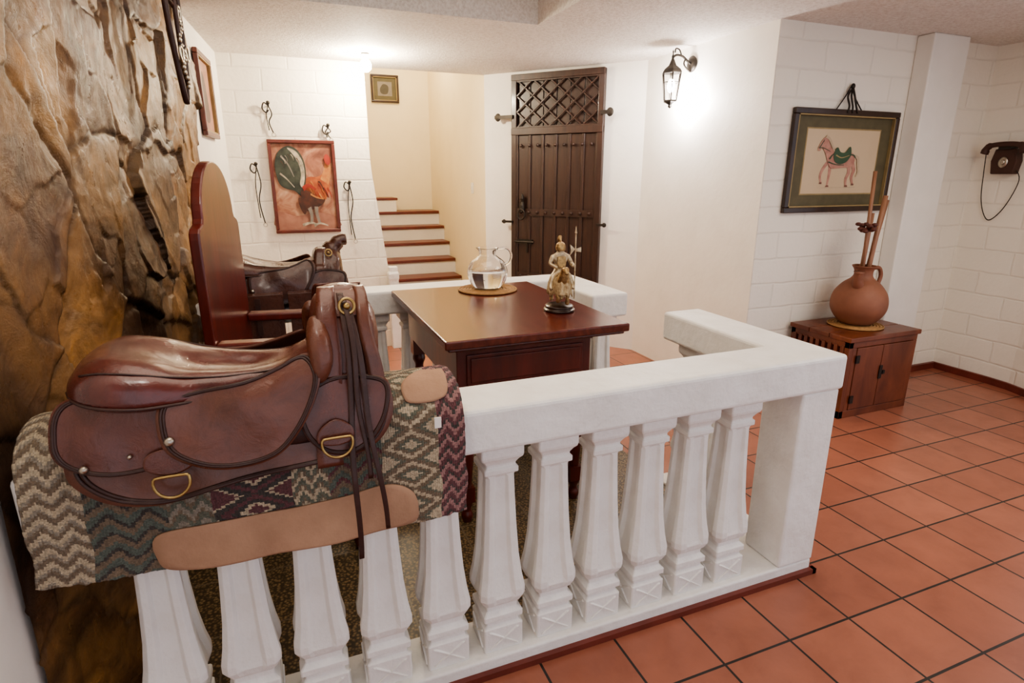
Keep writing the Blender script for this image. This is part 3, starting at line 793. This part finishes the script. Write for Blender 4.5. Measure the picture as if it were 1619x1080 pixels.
V = thing('clay_pot', 'terracotta round pot with spout and handle on the crate', 'pot', (3.54, 2.65, .556))
MB().lathe(catmull([(.080, 0), (.115, .02), (.158, .08), (.170, .14), (.157, .205), (.115, .265), (.072, .30), (.056, .325), (.058, .36), (.073, .385), (.064, .385), (.05, .36), (.048, .31)], 5), 44).obj('pot_body', CLAY, V, smooth=True)
MB().tube(catmull([(-.082, -.04, .25), (-.107, -.05, .31), (-.112, -.055, .36)], 4), [.034] * 4 + [.028] * 4 + [.034], 16).obj('spout', CLAY, V, smooth=True)
MB().tube(catmull([(.058, .0, .36), (.13, -.005, .365), (.16, -.005, .31), (.138, -.005, .24)], 5), .013, 12).obj('handle', CLAY, V, smooth=True)
sticks = [((0, 0, .1), (-.02, .02, .98), .012, 'tall tan reed standing in the clay pot'), ((.014, 0, .1), (.085, -.0, .83), .016, 'brown dried reed leaning in the clay pot'), ((.005, .016, .1), (.16, .04, .80), .013, 'brown dried reed leaning in the clay pot'), ((-.014, .014, .1), (.03, .03, .72), .014, 'short brown dried reed in the clay pot')]
for a, c_, r_, lb in sticks:
    o = MB().tube([a, tuple((p + q) / 2 + .003 for p, q in zip(a, c_)), c_], r_, 10).obj('dried_reed', BAMBOO, loc=(3.54, 2.65, .556), smooth=True); top(o, lb, 'reed', 'dried stems in the clay pot')
fl = thing('dried_flower', 'dark brown dried flower head on a stem in the clay pot', 'flower', (3.54, 2.65, .556))
MB().tube(catmull([(-.015, -.015, .1), (-.035, -.015, .45), (-.06, -.02, .62)], 4), .005, 8).obj('stem', BAMBOO, fl, smooth=True)
m = MB()
for k in range(16):
    a = k * 2.4; r_ = .02 + .034 * (k / 16)
    m.ell((-.065 + r_ * math.cos(a), -.02 + r_ * math.sin(a), .635 - .02 * math.sin(k * 1.7)), (.018, .018, .012), seg=8, ring=6)
m.obj('flower_head', PLAIN('dried_petal', (.12, .035, .022)), fl, smooth=True)

# ------------------------------------------------------------------ framed pictures
def framed(name, label, loc, rot, w, h, fw, frame, layers, inner=None, cat='painting'):
    F = thing(name, label, cat, loc, rot)
    m = MB()
    m.box(-w / 2, w / 2, -.03, 0, -h / 2, -h / 2 + fw).box(-w / 2, w / 2, -.03, 0, h / 2 - fw, h / 2).box(-w / 2, -w / 2 + fw, -.03, 0, -h / 2 + fw, h / 2 - fw).box(w / 2 - fw, w / 2, -.03, 0, -h / 2 + fw, h / 2 - fw)
    m.obj('frame', frame, F, bevel=.006)
    if inner:
        q = fw; e = .008; mm = MB()
        mm.box(-w / 2 + q, w / 2 - q, -.026, -.004, -h / 2 + q, -h / 2 + q + e).box(-w / 2 + q, w / 2 - q, -.026, -.004, h / 2 - q - e, h / 2 - q).box(-w / 2 + q, -w / 2 + q + e, -.026, -.004, -h / 2 + q, h / 2 - q).box(w / 2 - q - e, w / 2 - q, -.026, -.004, -h / 2 + q, h / 2 - q)
        mm.obj('inner_edge', inner, F)
    c = MB(); iw, ih = w - 2 * fw, h - 2 * fw; mats = []
    st_ = min(.0005, .018 / len(layers))
    for k, (pl, mt) in enumerate(layers):
        y = -.006 - st_ * k
        pts = [((p[0] - .5) * iw, (p[1] - .5) * ih) for p in pl]
        if mt not in mats: mats.append(mt)
        c.prism(pts, y, y + st_, 'y', mats.index(mt))
    c.obj('canvas', mats, F)
    return F
R = [(0, 0), (1, 0), (1, 1), (0, 1)]
def cm(p, n=5): return catmull(p, n, True)
def stroke(pts, w, n=5, taper=.6):
    p = catmull(pts, n); a = []; b_ = []
    for i, q in enumerate(p):
        r0 = p[max(0, i - 1)]; r1 = p[min(len(p) - 1, i + 1)]
        dx, dy = r1[0] - r0[0], r1[1] - r0[1]; l = math.hypot(dx, dy) or 1
        k = w * (1 - taper * i / len(p))
        a.append((q[0] - dy / l * k, q[1] + dx / l * k)); b_.append((q[0] + dy / l * k, q[1] - dx / l * k))
    return a + b_[::-1]
m, t, b = nt('painted_rooster_background')
v = coords(t)
nn = ntex(t, v, 5, 6, .6, 1.5)
r = ramp(t, [(.30, (.13, .045, .03)), (.45, (.28, .115, .07)), (.6, (.44, .25, .16)), (.72, (.55, .38, .27))], nn)
t.links.new(r.outputs[0], b.inputs['Base Color']); b.inputs['Roughness'].default_value = .5
P_bg = m
P_sand = M('paint_sand', (.40, .20, .14), (.24, .10, .07), .6, scale=9, bs=.05)
P_blk = M('paint_black_green', (.012, .015, .012), (.06, .07, .05), .5, scale=18, bs=.05)
P_wht = M('paint_white', (.60, .52, .40), (.16, .14, .10), .5, scale=20, bs=.05); P_org = M('paint_orange', (.48, .15, .04), (.22, .035, .02), .5, scale=14, bs=.05)
P_yel = M('paint_ochre', (.52, .27, .08), (.40, .12, .04), .5, scale=20, bs=.05); P_red = PLAIN('paint_red', (.32, .035, .02)); P_gry = PLAIN('paint_grey', (.24, .21, .18)); P_brn = M('paint_brown', (.09, .028, .015), (.03, .015, .01), .5, scale=20, bs=.05)
random.seed(3)
roost = [(R, P_bg), (cm([(0, 0), (1, 0), (1, .14), (.7, .20), (.3, .16), (0, .22)], 3), P_sand),
         (cm([(.40, .42), (.48, .56), (.58, .62), (.72, .62), (.86, .66), (.93, .58), (.90, .44), (.82, .34), (.70, .28), (.55, .28)]), P_org),
         (stroke([(.84, .56), (.90, .68), (.92, .78)], .075, 5, .4), P_yel)]
for k in range(14):
    u = random.random(); x = .48 + .40 * u; z = .58 - .18 * random.random()
    roost.append((stroke([(x, z), (x + .04, z - .05), (x + .07, z - .12)], .010), (P_yel, P_red, P_brn, P_org)[k % 4]))
roost += [(cm([(.05, .60), (.03, .76), (.10, .90), (.26, .97), (.42, .93), (.52, .80), (.53, .62), (.48, .46), (.42, .40), (.32, .46), (.20, .48), (.10, .52)]), P_blk),
          (cm([(.26, .95), (.40, .91), (.50, .78), (.51, .62), (.46, .50), (.42, .54), (.45, .66), (.42, .78), (.34, .88)]), P_wht),
          (stroke([(.14, .86), (.25, .76), (.33, .62)], .014), P_gry), (stroke([(.10, .66), (.20, .60), (.32, .50)], .012), P_wht)]
for k in range(9):
    a = .3 + k * .28; x = .28 + .18 * math.cos(a); z = .70 + .18 * math.sin(a)
    roost.append((stroke([(x, z), (x + .03, z - .03), (x + .04, z - .07)], .006), (P_gry, P_wht, P_brn)[k % 3]))
roost += [(cm([(.42, .46), (.56, .45), (.70, .38), (.82, .36), (.78, .30), (.64, .25), (.50, .22), (.44, .32)]), P_brn),
          (stroke([(.46, .48), (.56, .52), (.68, .47)], .030), P_red), (stroke([(.58, .42), (.68, .38), (.80, .36)], .012), P_yel),
          (cm([(.88, .78), (.86, .84), (.90, .885), (.95, .86), (.97, .81), (.94, .76)]), P_red),
          (cm([(.36, .36), (.44, .38), (.50, .28), (.46, .18), (.40, .23)]), P_brn),
          (stroke([(.54, .26), (.57, .17), (.55, .06)], .034, 4, .45), P_gry), (stroke([(.66, .27), (.66, .18), (.70, .07)], .034, 4, .45), P_gry),
          (stroke([(.40, .05), (.54, .078), (.66, .05)], .018), P_wht), (stroke([(.60, .04), (.70, .07), (.84, .04)], .016), P_wht)]
framed('framed_painting', 'red-framed rooster painting on the white block wall', (.235, 5.166, 1.42), 0, .51, .73, .028, FRAMER, roost)
P_pap = M('paint_paper', (.60, .47, .31), (.55, .42, .27), .6, scale=3, bs=0); P_olv = PLAIN('olive_matboard', (.12, .10, .05)); P_pink = M('paint_pink', (.50, .27, .20), (.36, .16, .12), .5, scale=30, bs=0)
P_grn = PLAIN('paint_green', (.05, .10, .05)); P_gld = PLAIN('gilt', (.35, .26, .12)); P_lt = PLAIN('paint_pale', (.55, .42, .28)); P_ln = PLAIN('paint_line', (.22, .09, .07))
def hq(pts): return [(.465 + (x - .53) * .88, .5 + (z - .5) * .94) for x, z in pts]
hbody = cm([(.30, .72), (.325, .765), (.355, .785), (.385, .75), (.42, .675), (.48, .615), (.56, .60), (.66, .615), (.715, .58), (.725, .50), (.69, .44), (.62, .435), (.52, .425), (.45, .43), (.405, .50), (.375, .58), (.345, .635), (.32, .655), (.30, .625), (.275, .635), (.285, .68)], 4)
hl = [stroke([(.445, .47), (.45, .37), (.445, .29), (.44, .215)], .020), stroke([(.41, .49), (.365, .41), (.345, .33), (.365, .255)], .020),
      stroke([(.665, .48), (.68, .38), (.655, .30), (.665, .215)], .024), stroke([(.70, .50), (.735, .41), (.72, .32), (.745, .235)], .024)]
horse = [(R, P_olv), ([(.115, .135), (.885, .135), (.885, .865), (.115, .865)], P_gld), ([(.125, .15), (.875, .15), (.875, .85), (.125, .85)], P_pap),
         (hq([(.33, .20), (.80, .205), (.78, .195), (.34, .19)]), P_lt)]
for l_ in hl: horse.append((hq(l_), P_pink))
horse += [(hq([(.43, .225), (.455, .225), (.46, .205), (.42, .205)]), P_ln), (hq([(.35, .262), (.375, .258), (.37, .24), (.34, .245)]), P_ln), (hq([(.655, .225), (.68, .225), (.685, .205), (.645, .205)]), P_ln), (hq([(.735, .245), (.76, .24), (.755, .222), (.725, .228)]), P_ln),
          (hq(hbody), P_pink), (hq(stroke([(.715, .57), (.76, .55), (.775, .47), (.79, .38), (.77, .33)], .020)), P_lt),
          (hq(stroke([(.35, .79), (.39, .765), (.43, .70), (.46, .64), (.48, .615)], .016)), P_lt),
          (hq(stroke([(.29, .66), (.31, .70), (.335, .755)], .005)), P_grn), (hq(stroke([(.285, .655), (.33, .66), (.42, .62)], .005)), P_grn), (hq(cm([(.325, .735), (.333, .74), (.333, .728)], 2)), P_ln),
          (hq(cm([(.47, .625), (.50, .67), (.54, .615), (.60, .615), (.645, .68), (.665, .635), (.665, .57), (.62, .50), (.55, .475), (.49, .50), (.465, .56)], 4)), P_grn),
          (hq(stroke([(.49, .58), (.56, .55), (.65, .58)], .008)), P_gld), (hq(stroke([(.42, .53), (.44, .57), (.47, .60)], .008)), P_grn), (hq(stroke([(.41, .50), (.5, .47), (.6, .465)], .006)), P_grn), (hq(stroke([(.65, .59), (.70, .58), (.725, .55)], .008)), P_grn)]
HF = framed('framed_painting', 'dark-framed drawing of a pink horse with green saddle', (3.485, 2.906, 1.595), 0, .93, .64, .035, FRAMED, horse, P_gld)
m = MB(); m.tube(catmull([(-.12, -.012, .31), (-.05, -.012, .40), (-.01, -.015, .46), (.03, -.012, .40), (.12, -.012, .31)], 5), .004, 6)
for dx in (-.03, .0, .03): m.tube(catmull([(0, -.018, .45), (dx - .02, -.03, .40), (dx, -.034, .34), (dx * 1.5 + .01, -.03, .30)], 5), .006, 6)
m.ell((0, -.015, .46), (.015, .012, .018)); m.obj('hanging_cord', IRON, HF, smooth=True)
P_dk = PLAIN('paint_dark', (.08, .07, .05))
framed('framed_painting', 'small dark-framed picture on the cream stairwell wall', (1.435, 7.996, 2.58), 0, .35, .33, .025, FRAMED, [(R, P_olv), ([(.2, .2), (.8, .2), (.8, .8), (.2, .8)], P_gry), (cm([(.35, .3), (.6, .3), (.65, .6), (.45, .7), (.3, .5)]), P_dk)], P_gld)
yc = 4.46
framed('framed_painting', 'narrow red-framed picture on the side wall past the stone', (lwx(yc) + .006, yc, 2.0), math.radians(90 - 4.44), .46, .50, .03, FRAMER, [(R, P_sand), (cm([(.3, .2), (.7, .2), (.6, .7), (.4, .8)]), P_brn)], P_gld)

# ------------------------------------------------------------------ door
ang = math.atan2(-.65, .56); DW = .86
nx_, ny_ = math.sin(ang), -math.cos(ang)
Dn = bpy.data.objects.new('door_1', None); COL.objects.link(Dn); struct(Dn)
Dn.location = ((2.07 + 2.63) / 2 + nx_ * .005, (5.15 + 4.50) / 2 + ny_ * .005, 0); Dn.rotation_euler = (0, 0, ang)
w = DW / 2
MB().box(-w, -w + .05, -.05, 0, 0, 2.35).box(w - .05, w, -.05, 0, 0, 2.35).box(-w, w, -.055, 0, 2.31, 2.36).box(-w, w, -.055, 0, 1.86, 1.92).obj('door_frame', DOORW, Dn, bevel=.004)
m = MB()
for k in range(6): a = -w + .052 + k * .126; m.box(a, a + .12, -.032, 0, .02, 1.86)
for k in range(7): a = -w + .04 + k * .1265; m.box(a, a + .028, -.044, -.03, .02, 1.86)
m.obj('door_panel', DOORW, Dn, bevel=.006)
m = MB()
for k in range(6): a = -w + .052 + k * .126; m.box(a, a + .12, -.015, 0, 1.92, 2.31)
m.obj('transom_panel', DOORW, Dn, bevel=.004)
m = MB()
x0, x1, z0_, z1_ = -w + .05, w - .05, 1.92, 2.31
step = .155
for sgn in (1, -1):
    k = -7
    while k < 14:
        pts = []
        for i in range(61):
            x = x0 + (x1 - x0) * i / 60; z = z0_ + sgn * (x - x0) * .85 + k * step * .85
            if z0_ <= z <= z1_: pts.append((x, -.03 - (.006 if sgn > 0 else 0), z))
        if len(pts) > 2: m.tube([pts[0], pts[-1]], .009, 6)
        k += 1
m.box(x0, x1, -.045, -.025, z0_, z0_ + .012).box(x0, x1, -.045, -.025, z1_ - .012, z1_)
m.obj('iron_lattice', DOORW, Dn)
m = MB()
for z in (1.77, 1.19, .60):
    m.box(-w + .055, w - .055, -.048, -.034, z - .03, z + .03) if z < 1.7 else None
    for k in range(9):
        m.ell((-w + .10 + k * .083, -.052, z), (.015, .014, .015), seg=10, ring=6)
m.obj('door_studs', DOORW, Dn, smooth=False)
m = MB()
m.box(-w - .16, -w + .02, -.07, -.052, 2.0, 2.03).ell((-w - .13, -.06, 2.015), (.03, .012, .035)).obj('hinge', IRON, Dn)
MB().box(w - .02, w + .08, -.07, -.052, 2.0, 2.03).ell((w + .06, -.06, 2.015), (.03, .012, .035)).obj('hinge', IRON, Dn)
MB().box(-w - .09, -w + .02, -.07, -.052, 1.09, 1.11).ell((-w - .07, -.06, 1.10), (.02, .012, .02)).obj('hinge', IRON, Dn)
MB().box(w - .02, w + .06, -.07, -.052, 1.09, 1.11).ell((w + .05, -.06, 1.10), (.02, .012, .02)).obj('hinge', IRON, Dn)
MB().lathe([(.0001, -.03), (.024, -.03), (.022, .03), (.012, .06), (.018, .09), (.012, .12), (.0001, .14)], 12, (-w + .12, -.065, 1.22)).tube([(-w + .12 + .035 * math.sin(a / 3), -.085, 1.17 + .045 * math.cos(a / 3)) for a in range(19)], .007, 8, 0, True).obj('door_knocker', IRON, Dn)
MB().box(-w + .06, -w + .22, -.058, -.036, .90, .94).tube([(-w + .04, -.06, .92), (-w + .24, -.06, .92)], .008).tube([(-w + .17, -.06, .92), (-w + .17, -.06, .82)], .008).obj('bolt', IRON, Dn)

# ------------------------------------------------------------------ wall lantern
WL = thing('wall_lantern', 'black iron wall lantern with glass panes, lit', 'lamp', (2.848, 3.69, 2.27))
MB().lathe([(.0001, 0), (.05, 0), (.055, .008), (.03, .018), (.0001, .02)], 20).obj('backplate', IRON, WL, smooth=True).rotation_euler = (0, -math.pi / 2, 0)
MB().tube(catmull([(-.015, 0, 0), (-.05, 0, .02), (-.09, 0, .045), (-.14, 0, .05), (-.17, 0, .03), (-.17, 0, .0)], 5), .008, 10).tube(catmull([(-.015, 0, -.05), (-.05, 0, -.03), (-.075, 0, .0), (-.06, 0, .03), (-.04, 0, .01)], 5), .006, 8).tube(catmull([(-.10, 0, .05), (-.12, 0, .085), (-.15, 0, .09), (-.155, 0, .065)], 5), .005, 8).obj('arm', IRON, WL, smooth=True)
lc = (-.17, 0, -.03)
MB().lathe([(.012, .05), (.02, .03), (.03, .01), (.062, -.015), (.075, -.035), (.07, -.04)], 6, lc).lathe([(.0001, .115), (.006, .10), (.003, .085), (.01, .07), (.008, .05)], 12, lc).obj('lantern_cap', IRON, WL)
m = MB()
for k in range(6):
    a = k * math.pi / 3
    m.tube([(lc[0] + .068 * math.cos(a), .068 * math.sin(a), lc[2] - .04), (lc[0] + .045 * math.cos(a), .045 * math.sin(a), lc[2] - .22)], .0045, 6)
m.lathe([(.048, -.215), (.05, -.225), (.03, -.235), (.012, -.245), (.016, -.258), (.0001, -.27)], 6, lc)
m.tube([(lc[0] + .060 * math.cos(a * math.pi / 3), .060 * math.sin(a * math.pi / 3), lc[2] - .10) for a in range(6)], .003, 6, 0, True)
m.obj('lantern_cage', IRON, WL)
MB().ell((lc[0], 0, lc[2] - .12), (.026, .026, .046)).obj('bulb', emis('lit_bulb', (1, .93, .86), 90), WL, smooth=True)
MB().lathe([(.012, -.09), (.014, -.05), (.012, -.04)], 12, lc).obj('socket', PLAIN('socket_white', (.6, .58, .5)), WL, smooth=True)

CB = thing('ceiling_lamp', 'bare round lit bulb in a white ceiling socket', 'lamp', (.73, 4.80, 2.388))
MB().lathe([(.03, 0), (.032, -.012), (.022, -.02), (.018, -.045), (.0001, -.046)], 24).obj('socket', WHITER, CB, smooth=True)
MB().ell((0, 0, -.085), (.042, .042, .045)).obj('bulb', emis('lit_ceiling_bulb', (1, .88, .66), 900), CB, smooth=True)

# ------------------------------------------------------------------ wall phone
PH = thing('wall_telephone', 'old dark brown wall telephone with handset and hanging cord', 'telephone', (4.866, 2.68, 1.63), -math.pi / 2)
PH.scale = (.82, .9, 1.0)
PD = PLAIN('phone_bakelite', (.075, .03, .018))
MB().prism([(-.085, -.11), (.085, -.11), (.10, -.02), (.08, .06), (-.08, .06), (-.10, -.02)], -.08, 0, 'y').obj('phone_body', PD, PH, bevel=.008)
MB().tube(catmull([(-.15, -.10, .03), (-.13, -.10, .075), (-.06, -.10, .09), (.06, -.10, .09), (.13, -.10, .075), (.15, -.10, .03)], 4), [.03] * 3 + [.024] * 3 + [.017] * 9 + [.024] * 3 + [.03] * 3, 14).obj('handset', PD, PH, smooth=True)
MB().box(-.05, .05, -.10, -.01, .055, .078).obj('cradle', IRON, PH, bevel=.004)
o = MB().lathe([(.0001, .012), (.015, .012), (.018, .008)], 26).lathe([(.018, .006), (.036, .006), (.038, 0)], 26).obj('dial', NICKEL, PH, smooth=True, loc=(0, -.08, -.03)); o.rotation_euler = (math.pi / 2, 0, 0)
MB().tube(catmull([(-.14, -.09, .03), (-.16, -.04, -.10), (-.15, -.02, -.28), (-.10, -.015, -.40), (-.04, -.015, -.43), (.05, -.015, -.33), (.12, -.03, -.15), (.06, -.04, -.06)], 6), .004, 6).obj('cord', IRON, PH, smooth=True)

# ------------------------------------------------------------------ hanging tack on walls
def hang(loc, label, L=.4, rot=0):
    H = thing('hanging_cord_hook', label, 'hook', loc, rot)
    MB().tube([(0, 0, 0), (0, -.05, .0), (0, -.055, .02)], .006, 8).ell((0, -.052, .02), (.014, .014, .014)).obj('hook', IRON, H, smooth=True)
    m = MB()
    m.tube(catmull([(0, -.03, 0), (-.03, -.03, .02), (-.045, -.03, -.02), (-.02, -.03, -.05), (.0, -.03, -.03)], 5), .005, 6)
    m.tube(catmull([(0, -.025, 0), (.02, -.02, -L * .3), (-.005, -.02, -L * .6), (.02, -.02, -L)], 6), .0045, 6)
    m.tube(catmull([(0, -.025, 0), (-.02, -.02, -L * .35), (-.01, -.02, -L * .9)], 6), .0035, 6)
    m.obj('cord', IRON, H, smooth=True)
    ring(H, (.02, -.022, -L - .012), .014, .003, NICKEL)
    return H
hang((.02, 5.168, 2.03), 'black iron hook with short looped cord on the block wall', .2)
hang((.45, 5.168, 1.88), 'black iron hook with short cord above the rooster painting corner', .08)
hang((-.115, 5.168, 1.58), 'iron spur with long hanging cord beside the rooster painting', .44)
hang((.585, 5.168, 1.44), 'iron spur with hanging cord near the stair edge', .46)
BR = thing('bridle', 'dark leather horse bridle with metal bit hanging on the stone wall', 'bridle', (-.345, 2.95, 2.60), math.radians(90 - 4.4))
m = MB()
m.tube(catmull([(-.02, -.02, 0), (-.09, -.03, -.2), (-.10, -.03, -.45), (-.05, -.035, -.68), (.0, -.04, -.80), (.06, -.035, -.66), (.09, -.03, -.45), (.07, -.03, -.2), (.02, -.02, 0)], 8), .012, 8, flat=.5)
m.tube(catmull([(-.01, -.02, -.02), (-.05, -.05, -.3), (-.03, -.05, -.6), (.02, -.05, -.72), (.04, -.05, -.5), (.02, -.05, -.25), (0, -.03, -.02)], 8), .009, 8, flat=.5)
m.tube(catmull([(-.10, -.035, -.42), (0, -.05, -.45), (.09, -.035, -.42)], 5), .009, 8)
m.obj('leather_straps', L3, BR, smooth=True)
for (x, z) in ((-.06, -.62), (.06, -.60), (0, -.46)): ring(BR, (x, -.055, z), .028, .005, NICKEL, 'bit_ring')
m = MB()
for k in range(16): m.ell((-.02 + .03 * math.sin(k), -.055, -.48 - .017 * k), (.010, .008, .010), seg=8, ring=6)
m.obj('chain', NICKEL, BR, smooth=True)
top(MB().box(-.035, .035, -.008, 0, -.055, .055).box(-.012, .012, -.014, -.008, -.02, .02).obj('light_switch', WHITER, bevel=.003, loc=(1.909, 5.9, 1.39), rot=-math.pi / 2), 'small white light switch on the cream stairwell wall', 'switch')

# ------------------------------------------------------------------ lights
def light(kind, loc, e, col, size=.05, rot=(0, 0, 0), sy=None):
    l = bpy.data.lights.new('lamp_or_fill_light', kind); l.energy = e; l.color = col
    if kind == 'AREA':
        l.size = size
        if sy: l.shape = 'RECTANGLE'; l.size_y = sy
    else: l.shadow_soft_size = size
    o = bpy.data.objects.new('lamp_or_fill_light', l); COL.objects.link(o); o.location = loc; o.rotation_euler = rot; return o
light('POINT', (.73, 4.80, 2.21), 16, (1, .84, .62), .04)
light('POINT', (2.72, 3.69, 2.02), 42, (1, .93, .90), .05)
light('POINT', (1.4, 6.9, 3.2), 50, (1, .87, .64), .15)  # unseen stairwell light added out of view, no fixture built
light('AREA', (.5, 1.9, 2.69), 24, (1, .88, .72), 1.8)  # added soft warm fill under the raised ceiling, not a fixture
light('AREA', (3.3, .9, 2.36), 28, (1, .92, .82), 1.2)  # added fill for the right side, no lamp hangs here
light('AREA', (2.2, 4.0, 2.37), 8, (1, .90, .82), .6)  # small added ceiling fill near the door wall, no fixture
light('POINT', (-.1, .9, 2.3), 12, (1, .92, .82), .06)  # added point light brightening the near left side and stone, no lamp there
w = bpy.data.worlds.new('World'); bpy.context.scene.world = w; w.use_nodes = True
bg = w.node_tree.nodes['Background']; bg.inputs[0].default_value = (.88, .90, 1, 1); bg.inputs[1].default_value = 1.2
bpy.context.scene.view_settings.look = 'AgX - Medium High Contrast'

# ------------------------------------------------------------------ camera
cam = bpy.data.cameras.new('camera'); cam.sensor_width = 36; cam.lens = 20.3; cam.clip_start = .02
co = bpy.data.objects.new('camera', cam); COL.objects.link(co)
co.location = (0, 0, 1.5); co.rotation_euler = (math.radians(90 - 15.9), 0, math.radians(-21.7))
bpy.context.scene.camera = co
